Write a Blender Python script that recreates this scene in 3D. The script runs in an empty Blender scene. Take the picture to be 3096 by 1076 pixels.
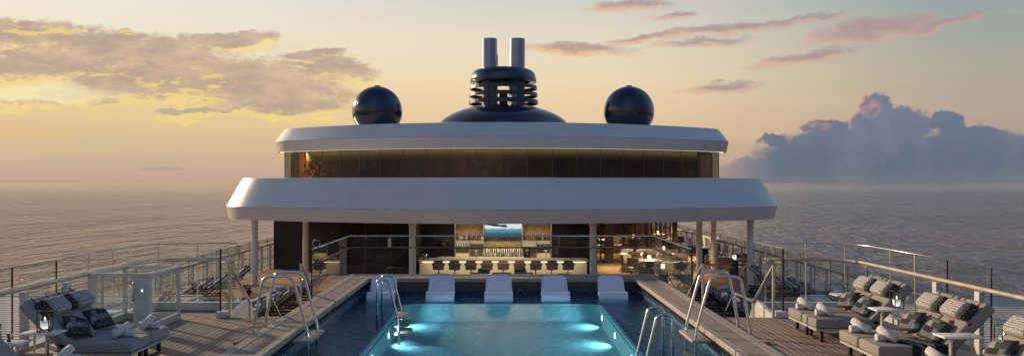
import bpy, bmesh, math, random
from mathutils import Vector, Matrix
random.seed(7)
C = bpy.context.scene.collection
R = math.radians
PI = math.pi
SC = bpy.context.scene

# ------------------------------------------------------------------ node helpers
class N:
    """tiny expression wrapper around shader math nodes"""
    def __init__(s, nt, sock): s.nt, s.s = nt, sock
    def _m(s, op, *a):
        n = s.nt.nodes.new('ShaderNodeMath'); n.operation = op
        for i, v in enumerate((s,) + a):
            if isinstance(v, N): s.nt.links.new(v.s, n.inputs[i])
            else: n.inputs[i].default_value = v
        return N(s.nt, n.outputs[0])
    def __add__(s, o): return s._m('ADD', o)
    def __sub__(s, o): return s._m('SUBTRACT', o)
    def __mul__(s, o): return s._m('MULTIPLY', o)
    def __truediv__(s, o): return s._m('DIVIDE', o)
    __radd__ = __add__; __rmul__ = __mul__
    def rsub(s, o): return (s * -1.0) + o
    def mx(s, o): return s._m('MAXIMUM', o)
    def mn(s, o): return s._m('MINIMUM', o)
    def sqrt(s): return s._m('SQRT')
    def pw(s, e): return s._m('POWER', e)
    def fract(s): return s._m('FRACT')
    def floor(s): return s._m('FLOOR')
    def absv(s): return s._m('ABSOLUTE')
    def lt(s, v): return s._m('LESS_THAN', v)
    def gt(s, v): return s._m('GREATER_THAN', v)
    def ss(s, a, b):
        n = s.nt.nodes.new('ShaderNodeMapRange'); n.interpolation_type = 'SMOOTHSTEP'
        s.nt.links.new(s.s, n.inputs[0]); n.inputs[1].default_value = a; n.inputs[2].default_value = b
        return N(s.nt, n.outputs[0])

def srgb(r, g, b):
    f = lambda c: c / 12.92 if c <= .04045 else ((c + .055) / 1.055) ** 2.4
    return (f(r / 255), f(g / 255), f(b / 255), 1)

def mixc(nt, fac, a, b, mode='MIX'):
    n = nt.nodes.new('ShaderNodeMix'); n.data_type = 'RGBA'; n.blend_type = mode
    for k, v in ((0, fac), (6, a), (7, b)):
        if isinstance(v, N): nt.links.new(v.s, n.inputs[k])
        elif hasattr(v, 'is_linked'): nt.links.new(v, n.inputs[k])
        else: n.inputs[k].default_value = v
    return n.outputs[2]

def noise(nt, vec, scale, detail=3, rough=.55, dist=0):
    n = nt.nodes.new('ShaderNodeTexNoise'); n.inputs['Scale'].default_value = scale
    n.inputs['Detail'].default_value = detail; n.inputs['Roughness'].default_value = rough
    n.inputs['Distortion'].default_value = dist
    if vec is not None: nt.links.new(vec, n.inputs['Vector'])
    return N(nt, n.outputs[0])

def sepxyz(nt, vec):
    n = nt.nodes.new('ShaderNodeSeparateXYZ'); nt.links.new(vec, n.inputs[0])
    return [N(nt, o) for o in n.outputs]

def comb(nt, x, y, z=0.0):
    n = nt.nodes.new('ShaderNodeCombineXYZ')
    for i, v in enumerate((x, y, z)):
        if isinstance(v, N): nt.links.new(v.s, n.inputs[i])
        else: n.inputs[i].default_value = v
    return n.outputs[0]

def newmat(name):
    m = bpy.data.materials.new(name); m.use_nodes = True
    nt = m.node_tree; b = nt.nodes['Principled BSDF']
    return m, nt, b

def coords(nt, kind='Object'):
    return nt.nodes.new('ShaderNodeTexCoord').outputs[kind]

def world_pos(nt):
    return nt.nodes.new('ShaderNodeNewGeometry').outputs['Position']

def addbump(nt, b, h, strength, dist=.01):
    n = nt.nodes.new('ShaderNodeBump'); n.inputs['Strength'].default_value = strength
    n.inputs['Distance'].default_value = dist
    nt.links.new(h.s if isinstance(h, N) else h, n.inputs['Height'])
    nt.links.new(n.outputs[0], b.inputs['Normal'])

def paint(name, col, rough=.5, metal=0.0, var=.12, scale=3.0, bump=0.0, bscale=80, spec=.5, coat=0):
    """base colour with soft uneven wear, fine bump"""
    m, nt, b = newmat(name)
    p = coords(nt)
    n1 = noise(nt, p, scale, 5, .6); n2 = noise(nt, p, scale * 9, 3, .6)
    f = (n1 * .7 + n2 * .3).ss(.3, .7)
    c = tuple(col[:3])
    d = tuple(max(0, v * (1 - var)) for v in c) + (1,); l = tuple(min(1, v * (1 + var)) for v in c) + (1,)
    nt.links.new(mixc(nt, f, d, l), b.inputs['Base Color'])
    r = (n1 * .25) + (rough - .12)
    nt.links.new(r.mx(.03).s, b.inputs['Roughness'])
    b.inputs['Metallic'].default_value = metal
    b.inputs['Specular IOR Level'].default_value = spec
    b.inputs['Coat Weight'].default_value = coat
    if bump: addbump(nt, b, noise(nt, p, bscale, 3), bump, .005)
    return m

def emit(name, col, strength):
    m, nt, b = newmat(name)
    b.inputs['Base Color'].default_value = col
    b.inputs['Emission Color'].default_value = col
    b.inputs['Emission Strength'].default_value = strength
    return m

def planks(name, colA, colB, axis, width, gap, groove, rough=.6, length=2.4, lip=None):
    """boards laid along the other axis; axis = axis across the boards"""
    m, nt, b = newmat(name)
    X, Y, Z = sepxyz(nt, world_pos(nt))
    across, along = (X, Y) if axis == 0 else (Y, X)
    t = across / width
    idx = t.floor(); fr = t.fract()
    wn = nt.nodes.new('ShaderNodeTexWhiteNoise'); wn.noise_dimensions = '1D'
    nt.links.new(idx.s, wn.inputs['W']); rnd = N(nt, wn.outputs[0])
    ft = ((along + rnd * 5.0) / length); seg = ft.floor()
    joint = ft.fract().lt(.006)
    wn2 = nt.nodes.new('ShaderNodeTexWhiteNoise'); wn2.noise_dimensions = '2D'
    nt.links.new(comb(nt, idx, seg), wn2.inputs['Vector']); r2 = N(nt, wn2.outputs[0])
    grain = noise(nt, comb(nt, across * 60.0, along * 2.0, rnd * 9.0), 1.0, 4, .6)
    stain = noise(nt, comb(nt, X, Y), .7, 4, .6)
    f = (r2 * .45 + grain * .4 + stain * .35 - .15)
    base = mixc(nt, f.ss(.1, .9), colA, colB)
    g = fr.lt(gap / width).mx(joint * .6)
    nt.links.new(mixc(nt, g, base, groove), b.inputs['Base Color'])
    nt.links.new(((grain * .2) + (rough - .1)).s, b.inputs['Roughness'])
    addbump(nt, b, (g * -1.0) + grain * .15, .5, .006)
    b.inputs['Specular IOR Level'].default_value = .35
    return m

def glassmat(name, tint=(.93, .96, .96), refl=1.0, rough=.0, base=.03, dark=0):
    m = bpy.data.materials.new(name); m.use_nodes = True; nt = m.node_tree; nt.nodes.clear()
    o = nt.nodes.new('ShaderNodeOutputMaterial')
    tr = nt.nodes.new('ShaderNodeBsdfTransparent'); tr.inputs[0].default_value = (*tint, 1)
    gl = nt.nodes.new('ShaderNodeBsdfGlossy'); gl.inputs['Roughness'].default_value = rough
    gl.inputs[0].default_value = (1, 1, 1, 1)
    lw = nt.nodes.new('ShaderNodeLayerWeight'); lw.inputs['Blend'].default_value = .5
    fr = N(nt, lw.outputs['Facing']).pw(5.0) * .5 + .0
    # smears so the pane is not perfectly clean
    sm = noise(nt, coords(nt), 2.2, 4, .6).ss(.45, .8) * .03
    f = (fr * refl + base + sm).mn(1.0)
    mx = nt.nodes.new('ShaderNodeMixShader'); nt.links.new(f.s, mx.inputs[0])
    nt.links.new(tr.outputs[0], mx.inputs[1]); nt.links.new(gl.outputs[0], mx.inputs[2])
    nt.links.new(mx.outputs[0], o.inputs[0])
    return m

# ------------------------------------------------------------------ mesh builder
class MB:
    def __init__(s): s.bm = bmesh.new()
    def box(s, x0, x1, y0, y1, z0, z1, M=None):
        vs = [s.bm.verts.new((x, y, z)) for x in (x0, x1) for y in (y0, y1) for z in (z0, z1)]
        if M:
            for v in vs: v.co = M @ v.co
        for f in ((0, 1, 3, 2), (4, 6, 7, 5), (0, 4, 5, 1), (2, 3, 7, 6), (0, 2, 6, 4), (1, 5, 7, 3)):
            s.bm.faces.new([vs[i] for i in f])
        return s
    def rbox(s, x0, x1, y0, y1, z0, z1, r=.03, seg=3, M=None, puff=0):
        b = bmesh.new(); bmesh.ops.create_cube(b, size=1)
        for v in b.verts: v.co = Vector(((x0 + x1) / 2 + v.co.x * (x1 - x0), (y0 + y1) / 2 + v.co.y * (y1 - y0), (z0 + z1) / 2 + v.co.z * (z1 - z0)))
        bmesh.ops.bevel(b, geom=b.edges[:], offset=r, segments=seg, affect='EDGES', profile=.5)
        for f in b.faces: f.smooth = True
        if M: bmesh.ops.transform(b, matrix=M, verts=b.verts)
        s.merge(b); return s
    def merge(s, b):
        me = bpy.data.meshes.new('t'); b.to_mesh(me); b.free(); s.bm.from_mesh(me); bpy.data.meshes.remove(me)
    def bar(s, p0, p1, w, h=None, up=(0, 0, 1)):
        h = h or w; p0, p1 = Vector(p0), Vector(p1); d = (p1 - p0).normalized(); u = Vector(up)
        if abs(d.dot(u)) > .99: u = Vector((0, 1, 0))
        a = d.cross(u).normalized(); b = a.cross(d).normalized(); vs = []
        for p in (p0, p1):
            for sa, sb in ((-1, -1), (1, -1), (1, 1), (-1, 1)): vs.append(s.bm.verts.new(p + a * sa * w / 2 + b * sb * h / 2))
        for f in ((3, 2, 1, 0), (4, 5, 6, 7), (0, 1, 5, 4), (1, 2, 6, 5), (2, 3, 7, 6), (3, 0, 4, 7)):
            s.bm.faces.new([vs[i] for i in f])
        return s
    def tube(s, pts, r, seg=10, cap=True):
        pts = [Vector(p) for p in pts]; rings = []; n = len(pts); prev = None
        for i, p in enumerate(pts):
            d = (pts[min(i + 1, n - 1)] - pts[max(i - 1, 0)]).normalized()
            if prev is None:
                u = Vector((0, 0, 1)) if abs(d.z) < .9 else Vector((0, 1, 0))
                a = d.cross(u).normalized()
            else: a = (prev - d * prev.dot(d)).normalized()
            prev = a; b = d.cross(a); rr = r[i] if isinstance(r, (list, tuple)) else r
            rings.append([s.bm.verts.new(p + (a * math.cos(2 * PI * k / seg) + b * math.sin(2 * PI * k / seg)) * rr) for k in range(seg)])
        for i in range(n - 1):
            for k in range(seg):
                f = s.bm.faces.new((rings[i][k], rings[i][(k + 1) % seg], rings[i + 1][(k + 1) % seg], rings[i + 1][k])); f.smooth = True
        if cap:
            s.bm.faces.new(rings[0][::-1]); s.bm.faces.new(rings[-1])
        return s
    def lathe(s, prof, c=(0, 0, 0), seg=24, M=None, smooth=True, closed=False):
        rings = []
        for r, z in prof:
            if r < 1e-5: rings.append([s.bm.verts.new((c[0], c[1], c[2] + z))])
            else: rings.append([s.bm.verts.new((c[0] + r * math.cos(2 * PI * k / seg), c[1] + r * math.sin(2 * PI * k / seg), c[2] + z)) for k in range(seg)])
        if M:
            for g in rings:
                for v in g: v.co = M @ v.co
        m = len(rings)
        for i in range(m if closed else m - 1):
            A, B = rings[i], rings[(i + 1) % m]
            for k in range(seg):
                a0, a1 = A[k % len(A)], A[(k + 1) % len(A)]; b0, b1 = B[k % len(B)], B[(k + 1) % len(B)]
                q = [a0, a1, b1, b0]; u = []
                for v in q:
                    if v not in u: u.append(v)
                if len(u) > 2:
                    f = s.bm.faces.new(u); f.smooth = smooth
        return s
    def prism(s, poly, z0, z1):
        a = [s.bm.verts.new((x, y, z0)) for x, y in poly]; b = [s.bm.verts.new((x, y, z1)) for x, y in poly]
        n = len(poly); s.bm.faces.new(a[::-1]); s.bm.faces.new(b)
        for i in range(n): s.bm.faces.new((a[i], a[(i + 1) % n], b[(i + 1) % n], b[i]))
        return s
    def loft(s, rings, cap0=True, cap1=True, closed=True):
        rs = [[s.bm.verts.new(p) for p in r] for r in rings]; n = len(rs[0])
        for i in range(len(rs) - 1):
            for k in range(n if closed else n - 1):
                s.bm.faces.new((rs[i][k], rs[i][(k + 1) % n], rs[i + 1][(k + 1) % n], rs[i + 1][k]))
        if cap0: s.bm.faces.new(rs[0][::-1])
        if cap1: s.bm.faces.new(rs[-1])
        return s
    def build(s, name, m, parent=None, smooth_angle=None, loc=None, bevel=0):
        bmesh.ops.recalc_face_normals(s.bm, faces=s.bm.faces)
        me = bpy.data.meshes.new(name); s.bm.to_mesh(me); s.bm.free()
        me.materials.append(m)
        o = bpy.data.objects.new(name, me); C.objects.link(o)
        if parent: o.parent = parent
        if loc: o.location = loc
        if smooth_angle:
            for p in me.polygons: p.use_smooth = True
            me.set_sharp_from_angle(angle=R(smooth_angle))
        if bevel:
            b = o.modifiers.new('bevel', 'BEVEL'); b.width = bevel; b.segments = 2; b.limit_method = 'ANGLE'
        return o

def tag(o, label=None, cat=None, group=None, kind=None):
    if label: o['label'] = label
    if cat: o['category'] = cat
    if group: o['group'] = group
    if kind: o['kind'] = kind
    return o

def thing(name, label, cat, loc=(0, 0, 0), rz=0, group=None, sc=(1, 1, 1)):
    o = bpy.data.objects.new(name, None); o.empty_display_size = .1; C.objects.link(o)
    o.location = loc; o.rotation_euler = (0, 0, rz); o.scale = sc
    return tag(o, label, cat, group)

def dup(root, loc=None, rz=None, label=None, group=None, sc=None):
    def cp(o, par):
        c = o.copy(); C.objects.link(c); c.parent = par
        for ch in list(kids.get(o, [])): cp(ch, c)
        return c
    kids = {}
    def walk(o):
        kids[o] = list(o.children)
        for ch in o.children: walk(ch)
    walk(root)
    r = cp(root, None)
    if loc is not None: r.location = loc
    if rz is not None: r.rotation_euler = (0, 0, rz)
    if sc is not None: r.scale = sc
    if label: r['label'] = label
    if group: r['group'] = group
    return r

ORD = ['first', 'second', 'third', 'fourth', 'fifth', 'sixth', 'seventh', 'eighth', 'ninth', 'tenth', 'eleventh', 'twelfth', 'thirteenth', 'fourteenth', 'fifteenth', 'sixteenth', 'seventeenth', 'eighteenth', 'nineteenth', 'twentieth']

# ------------------------------------------------------------------ camera
cam = bpy.data.cameras.new('camera'); co = bpy.data.objects.new('camera', cam); C.objects.link(co)
co.location = (0, 0, 2.7); co.rotation_euler = (R(90), 0, 0)
cam.sensor_width = 36; cam.lens = 36 * 2600 / 3096
cam.shift_x = 31 / 3096; cam.shift_y = 14 / 3096
cam.clip_start = .1; cam.clip_end = 200000
SC.camera = co
SC.view_settings.view_transform = 'Standard'; SC.view_settings.look = 'None'; SC.view_settings.exposure = 0
SC.cycles.max_bounces = 10; SC.cycles.transparent_max_bounces = 24
SC.cycles.caustics_reflective = False; SC.cycles.caustics_refractive = False
SC.cycles.sample_clamp_indirect = 4

# ------------------------------------------------------------------ sky and sun
SUN_AZ = R(-48.8); SUN_EL = R(16.5)
def build_world():
    w = bpy.data.worlds.new('World'); SC.world = w; w.use_nodes = True
    nt = w.node_tree; nt.nodes.clear()
    out = nt.nodes.new('ShaderNodeOutputWorld'); bg = nt.nodes.new('ShaderNodeBackground')
    nt.links.new(bg.outputs[0], out.inputs[0])
    X, Y, Z = sepxyz(nt, coords(nt, 'Generated'))
    h = (X * X + Y * Y).sqrt().mx(.0001)
    c = (X * math.sin(SUN_AZ) + Y * math.cos(SUN_AZ)) / h
    zz = Z.mx(0.0).sqrt()
    def ramp(stops):
        n = nt.nodes.new('ShaderNodeValToRGB'); nt.links.new(zz.s, n.inputs[0])
        e = n.color_ramp.elements
        while len(e) > 1: e.remove(e[-1])
        for i, (z, col) in enumerate(stops):
            k = e[0] if i == 0 else e.new(math.sqrt(z)); k.position = math.sqrt(z); k.color = srgb(*col)
        return n.outputs[0]
    L = ramp([(0, (196, 162, 142)), (.02, (204, 174, 150)), (.045, (216, 188, 148)), (.08, (233, 205, 150)), (.11, (240, 216, 170)), (.15, (240, 230, 204)), (.20, (238, 232, 220)), (.33, (150, 156, 170)), (1, (58, 74, 106))])
    M = ramp([(0, (200, 166, 146)), (.03, (210, 178, 148)), (.07, (232, 202, 162)), (.12, (238, 217, 182)), (.17, (228, 217, 197)), (.205, (212, 211, 200)), (.33, (136, 148, 168)), (1, (56, 72, 106))])
    Rr = ramp([(0, (140, 132, 138)), (.03, (166, 146, 140)), (.07, (180, 164, 148)), (.12, (172, 168, 152)), (.16, (158, 166, 160)), (.19, (144, 160, 164)), (.35, (108, 126, 150)), (1, (54, 72, 106))])
    B = ramp([(0, (214, 170, 142)), (.05, (202, 168, 148)), (.15, (166, 162, 168)), (.35, (144, 170, 204)), (.7, (116, 148, 192)), (1, (60, 78, 114))])
    BB = ramp([(0, (112, 100, 104)), (.05, (108, 104, 112)), (.15, (100, 112, 132)), (.35, (98, 122, 158)), (.7, (92, 116, 156)), (1, (60, 78, 114))])
    B = mixc(nt, c.ss(-1.0, -.45), BB, B)
    Rr2 = Rr
    col = mixc(nt, c.ss(-.4, .17), B, Rr2)
    col = mixc(nt, c.ss(.17, .62), col, M)
    col = mixc(nt, c.ss(.62, .95), col, L)
    # glow around the low sun (just outside the picture, to the left)
    sd = (math.sin(SUN_AZ) * math.cos(SUN_EL), math.cos(SUN_AZ) * math.cos(SUN_EL), math.sin(SUN_EL))
    dt = (X * sd[0] + Y * sd[1] + Z * sd[2]).mx(0.0)
    glow = dt.pw(60.0)
    col = mixc(nt, glow * .9, col, (2.0, 1.35, .7, 1))
    # ---- clouds, laid out by direction in the sky (u = x/y, v = z/y)
    yy = Y.mx(.05); u = X / yy; v = Z / yy
    front = Y.ss(.3, .5) * Z.gt(-.001)
    uv = comb(nt, u, v)
    wx = (noise(nt, comb(nt, u * 6.0, v * 16.0, 0.0), 3.0, 7, .68) - .5)
    wy = (noise(nt, comb(nt, u * 6.0, v * 16.0, 4.3), 3.0, 7, .68) - .5)
    fine = noise(nt, comb(nt, u * 20.0, v * 42.0, 8.0), 2.0, 10, .72)
    def field(ells, ww, du=0.0, dv=0.0, uu=None, vv=None):
        F = None
        a = (uu or u) + wx * ww + (-du); b = (vv or v) + wy * (ww * .45) + (-dv)
        for (px, py, rx, ry, rot) in ells:
            cx, cy = (px - 1517) / 2600, (552 - py) / 2600; rx, ry = rx / 2600, ry / 2600
            ct, st = math.cos(R(rot)), math.sin(R(rot))
            p = a + (-cx); q = b + (-cy)
            e1 = (p * ct + q * st) / rx; e2 = (q * ct - p * st) / ry
            e = (e1 * e1 + e2 * e2).rsub(1.0)
            F = e if F is None else F.mx(e)
        return F
    cs = lambda t: srgb(*t)
    # faint veils, upper left and centre
    veil = noise(nt, comb(nt, u * 3.0, v * 30.0, 2.0), 1.6, 5, .6).ss(.5, .8) * front
    col = mixc(nt, veil * .25, col, cs((232, 200, 160)))
    # left bank
    bank = [(60, 105, 260, 50, -3), (420, 150, 300, 62, -6), (130, 190, 260, 52, 2), (760, 250, 360, 80, -8), (480, 240, 330, 62, 2), (850, 310, 190, 40, 0), (700, 118, 170, 22, 5), (1030, 205, 130, 34, -6), (940, 165, 130, 16, 4), (600, 335, 170, 14, 2), (80, 312, 120, 10, 0), (230, 280, 130, 14, 3)]
    Fb = field(bank, .09)
    gold = field(bank, .10, dv=-.0075)
    tex = noise(nt, comb(nt, u * 8.0, v * 24.0, 1.0), 2.4, 7, .66)
    m0 = (gold + (fine - .5) * 2.4 + (wx * 1.2)).ss(-.3, .6) * front
    col = mixc(nt, m0 * .7, col, cs((244, 218, 138)))
    m1 = (Fb + (fine - .5) * 2.6 + (wx * 1.2)).ss(-.2, .62) * front
    bcol = mixc(nt, tex.ss(.35, .7), cs((178, 155, 146)), cs((208, 184, 156)))
    bcol = mixc(nt, fine.ss(.5, .72) * .4, bcol, cs((228, 196, 148)))
    col = mixc(nt, m1 * .90, col, bcol)
    gsp = (field([(560, 258, 180, 70, -5), (330, 100, 200, 16, -6), (880, 350, 250, 22, 0), (300, 225, 160, 14, -5), (100, 95, 150, 20, -4)], .05) + 0.0).ss(0, .6) * (noise(nt, comb(nt, u * 14.0, v * 50.0, 6.0), 2.0, 6, .62)).ss(.52, .575) * front
    col = mixc(nt, gsp * .72, col, cs((246, 218, 128)))
    glo = field([(120, 285, 260, 34, 0)], .05).ss(-.2, 1.0) * front
    col = mixc(nt, glo * .7, col, cs((252, 238, 190)))
    low = field([(70, 400, 160, 26, -8), (480, 512, 80, 7, 0)], .05).ss(-.4, .8) * front
    col = mixc(nt, low * .35, col, cs((226, 190, 130)))
    col = mixc(nt, field([(480, 512, 80, 8, 0)], .02).ss(-.3, .8) * front * .5, col, cs((168, 148, 146)))
    # thin pink streaks, right of the funnel
    st = [(1740, 146, 170, 12, -2), (2180, 88, 240, 13, 4), (1940, 112, 110, 10, 8), (2640, 85, 190, 34, 8), (2840, 72, 130, 13, 14), (2400, 60, 180, 7, 8), (2430, 172, 150, 13, 8), (2190, 262, 112, 12, 3), (2120, 126, 140, 8, 3), (1900, 12, 130, 12, 2), (2040, 45, 60, 10, 6)]
    pk = field(st, .06, dv=-.0028)
    col = mixc(nt, (pk + (fine - .5) * 1.4).ss(-1.1, 1.2) * front * .7, col, mixc(nt, u.ss(.05, .25), cs((234, 172, 112)), cs((214, 164, 148))))
    gm = field(st, .06, dv=.0012, du=.006)
    col = mixc(nt, (gm + (fine - .5) * 1.6).ss(-.5, 1.2) * front * .75, col, cs((158, 144, 150)))
    # cumulus on the right horizon
    cu = [(2655, 318, 62, 36, 0), (2700, 370, 130, 56, 0), (2500, 385, 85, 30, 0), (2335, 425, 46, 18, 0), (2860, 372, 62, 32, 0), (2940, 430, 160, 52, 0), (2640, 470, 360, 86, 0), (2980, 500, 400, 92, 0), (2500, 530, 420, 62, 0)]
    bil = noise(nt, comb(nt, u, v, 3.0), 26.0, 7, .62)
    big = noise(nt, comb(nt, u, v, 5.0), 9.0, 4, .6)
    u2 = u + (bil - .5) * .05; v2 = v + (noise(nt, comb(nt, u, v, 7.0), 30.0, 6, .62) - .5) * .035
    def cfield(ells, du, dv):
        F = None
        for (px, py, rx, ry, rot) in ells:
            p = (u2 + (-(px - 1517) / 2600 - du)) / (rx / 2600); q = (v2 + (-(552 - py) / 2600 - dv)) / (ry / 2600)
            e = (p * p + q * q).rsub(1.0); F = e if F is None else F.mx(e)
        return F
    pc = cfield([cu[0], cu[1], cu[2]], -.0035, .0025)
    cm = cfield(cu, 0, 0)
    solid = cm.ss(-.12, .30)
    haze_edge = v.ss(-.0, .03)
    col = mixc(nt, pc.ss(-.1, .3) * front * .6, col, cs((206, 158, 150)))
    low_c = mixc(nt, v.ss(.0, .09), cs((92, 108, 126)), cs((104, 120, 142)))
    low_c = mixc(nt, (bil * .6 + big * .4).ss(.42, .66) * .5, low_c, cs((126, 130, 146)))
    low_c = mixc(nt, (big).ss(.5, .3) * .4, low_c, cs((100, 112, 132)))
    col = mixc(nt, solid * front * .95 * u.ss(.20, .33), col, low_c)
    # lit flank of the tower
    lf = cfield([(2632, 325, 40, 34, 0), (2470, 380, 50, 20, 0)], 0, 0).ss(-.4, .9) * (bil).ss(.38, .6)
    col = mixc(nt, lf * front * .6, col, cs((216, 158, 146)))
    # haze band on the horizon
    col = mixc(nt, v.ss(.022, .0) * front * .35, col, mixc(nt, u.ss(-.3, .35), cs((196, 156, 140)), cs((136, 128, 136))))
    nt.links.new(col, bg.inputs[0]); bg.inputs[1].default_value = 1.0
build_world()
sl = bpy.data.lights.new('sun', 'SUN'); so = bpy.data.objects.new('sun', sl); C.objects.link(so)
sl.energy = 5.0; sl.angle = R(1.6); sl.color = (1, .75, .50)
so.rotation_euler = Vector((math.sin(SUN_AZ) * math.cos(SUN_EL), math.cos(SUN_AZ) * math.cos(SUN_EL), math.sin(SUN_EL))).to_track_quat('Z', 'Y').to_euler()

def lamp(name, typ, loc, energy, col, size=.3, rot=(0, 0, 0), sy=None, spread=None):
    l = bpy.data.lights.new(name, typ); l.energy = energy; l.color = col
    if typ == 'AREA':
        l.size = size
        if sy: l.shape = 'RECTANGLE'; l.size_y = sy
        if spread: l.spread = spread
    else: l.shadow_soft_size = size
    o = bpy.data.objects.new(name, l); C.objects.link(o); o.location = loc; o.rotation_euler = rot
    return o

# ------------------------------------------------------------------ materials
DECK = planks('teak_deck', (.25, .178, .128, 1), (.37, .272, .20, 1), 0, .115, .017, (.022, .017, .016, 1))
LDECK = planks('teak_lower_deck', (.30, .19, .11, 1), (.42, .28, .17, 1), 0, .115, .013, (.03, .02, .016, 1))
COPING = planks('coping_boards', (.27, .21, .16, 1), (.37, .30, .235, 1), 1, .105, .010, (.06, .045, .04, 1), length=50)
STONE = paint('coping_stone', (.36, .30, .245), .55, var=.16, scale=6, bump=.3, bscale=120)
FASC = paint('fascia_warm_bounce', (.76, .66, .60), .34, var=.05, scale=.35, coat=.1)  # warm bounce light from the deck is put into this fascia colour
WHITE = paint('white_paint', (.62, .62, .62), .32, var=.05, scale=.8, coat=.3)
ROOFW = paint('roof_paint', (.64, .69, .70), .30, var=.045, scale=.35, coat=.15)
WPOST = paint('post_paint', (.60, .585, .56), .35, var=.07, scale=2)
CHROME = paint('brushed_steel', (.66, .68, .70), .24, metal=1, var=.08, scale=5, bump=.05)
SATIN = paint('satin_steel', (.60, .57, .53), .36, metal=1, var=.1, scale=5)
WOODRAIL = paint('teak_rail', (.44, .355, .265), .38, var=.2, scale=4)
NAVY = paint('navy_gloss', (.012, .020, .052), .20, var=.25, scale=1.2, coat=.8)
NAVYD = paint('navy_matt', (.020, .026, .048), .30, var=.25, scale=1.2)
DARKWALL = paint('dark_cladding', (.014, .011, .022), .42, var=.15, scale=1.0, spec=.15)
BLACK = paint('black_metal', (.012, .012, .013), .42, var=.2, scale=6)
DBROWN = paint('dark_brown', (.055, .032, .024), .45, var=.25, scale=5)
GLASS = glassmat('rail_glass', base=.035)
GLASSB = glassmat('clear_glass', base=.012)
DGLASS = glassmat('tinted_glass', tint=(.24, .25, .20), refl=1.6, base=.045)
GLASSEDGE = paint('glass_edge', (.03, .045, .045), .2, var=.1)
FAB = paint('mattress_fabric', (.29, .265, .24), .9, var=.06, scale=3, bump=.5, bscale=260, spec=.1)
FABBLUE = paint('mattress_fabric_cool', (.32, .325, .315), .9, var=.06, scale=3, bump=.5, bscale=260, spec=.1)
STRAP = paint('dark_strap', (.035, .035, .04), .7)
TOWEL = paint('towel', (.66, .64, .62), .95, var=.05, scale=20, bump=.9, bscale=300, spec=.05)
TABTOP = paint('table_top', (.70, .69, .68), .4, var=.04)
LINEN = paint('linen', (.46, .43, .38), .9, var=.06, bump=.3, bscale=200)
SHELL = paint('shell_plastic', (.70, .70, .80), .42, var=.03, scale=1.5)
LBASE = paint('lounger_base', (.05, .042, .036), .55, var=.2)

def hull_white():
    return WHITE

def striped(name, a, b, axis, freq, duty=.5, bump=.4):
    m, nt, bs = newmat(name); p = sepxyz(nt, coords(nt)); t = (p[axis] * freq).fract()
    n = noise(nt, coords(nt), 60, 3)
    s = t.lt(duty); nt.links.new(mixc(nt, s, mixc(nt, n, a, tuple(x * 1.2 for x in a[:3]) + (1,)), b), bs.inputs['Base Color'])
    bs.inputs['Roughness'].default_value = .9; addbump(nt, bs, n + s, bump, .004); return m
STRIPE = striped('striped_fabric', (.24, .215, .225, 1), (.07, .06, .08, 1), 0, 7, .22)
WOVEN = striped('woven_back', (.30, .25, .22, 1), (.12, .095, .09, 1), 2, 12, .5)
WOVENL = striped('woven_back_light', (.46, .43, .40, 1), (.36, .33, .31, 1), 2, 20, .5)
SLATS = None
def knit(name, a, b, sc, th):
    m, nt, bs = newmat(name)
    vo = nt.nodes.new('ShaderNodeTexVoronoi'); vo.inputs['Scale'].default_value = sc; vo.inputs['Randomness'].default_value = .35
    nt.links.new(coords(nt), vo.inputs['Vector']); d = N(nt, vo.outputs[0])
    nt.links.new(mixc(nt, d.ss(th, th + .2), a, b), bs.inputs['Base Color']); bs.inputs['Roughness'].default_value = .95
    addbump(nt, bs, d, .6, .01); return m
KNIT = knit('bolster_knit', (.48, .46, .44, 1), (.16, .15, .155, 1), 40, .42)
KNITD = knit('bolster_band', (.40, .37, .33, 1), (.022, .02, .022, 1), 34, .14)
def camo():
    m, nt, bs = newmat('patchwork_fabric'); x, y, z = sepxyz(nt, coords(nt))
    w = noise(nt, coords(nt), 6, 2)
    gx = ((y + w * .06) * 13.0).floor(); gz = ((z - x) * 11.0 + w * .6).floor()
    wn = nt.nodes.new('ShaderNodeTexWhiteNoise'); wn.noise_dimensions = '2D'; nt.links.new(comb(nt, gx, gz), wn.inputs['Vector'])
    r = N(nt, wn.outputs[0])
    c = mixc(nt, r.gt(.40), (.045, .052, .055, 1), (.16, .17, .16, 1)); c = mixc(nt, r.gt(.60), c, (.36, .34, .28, 1)); c = mixc(nt, r.gt(.85), c, (.016, .018, .02, 1))
    nt.links.new(c, bs.inputs['Base Color']); bs.inputs['Roughness'].default_value = .9
    addbump(nt, bs, noise(nt, coords(nt), 200, 2), .4, .003); return m
CAMO = camo()

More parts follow.
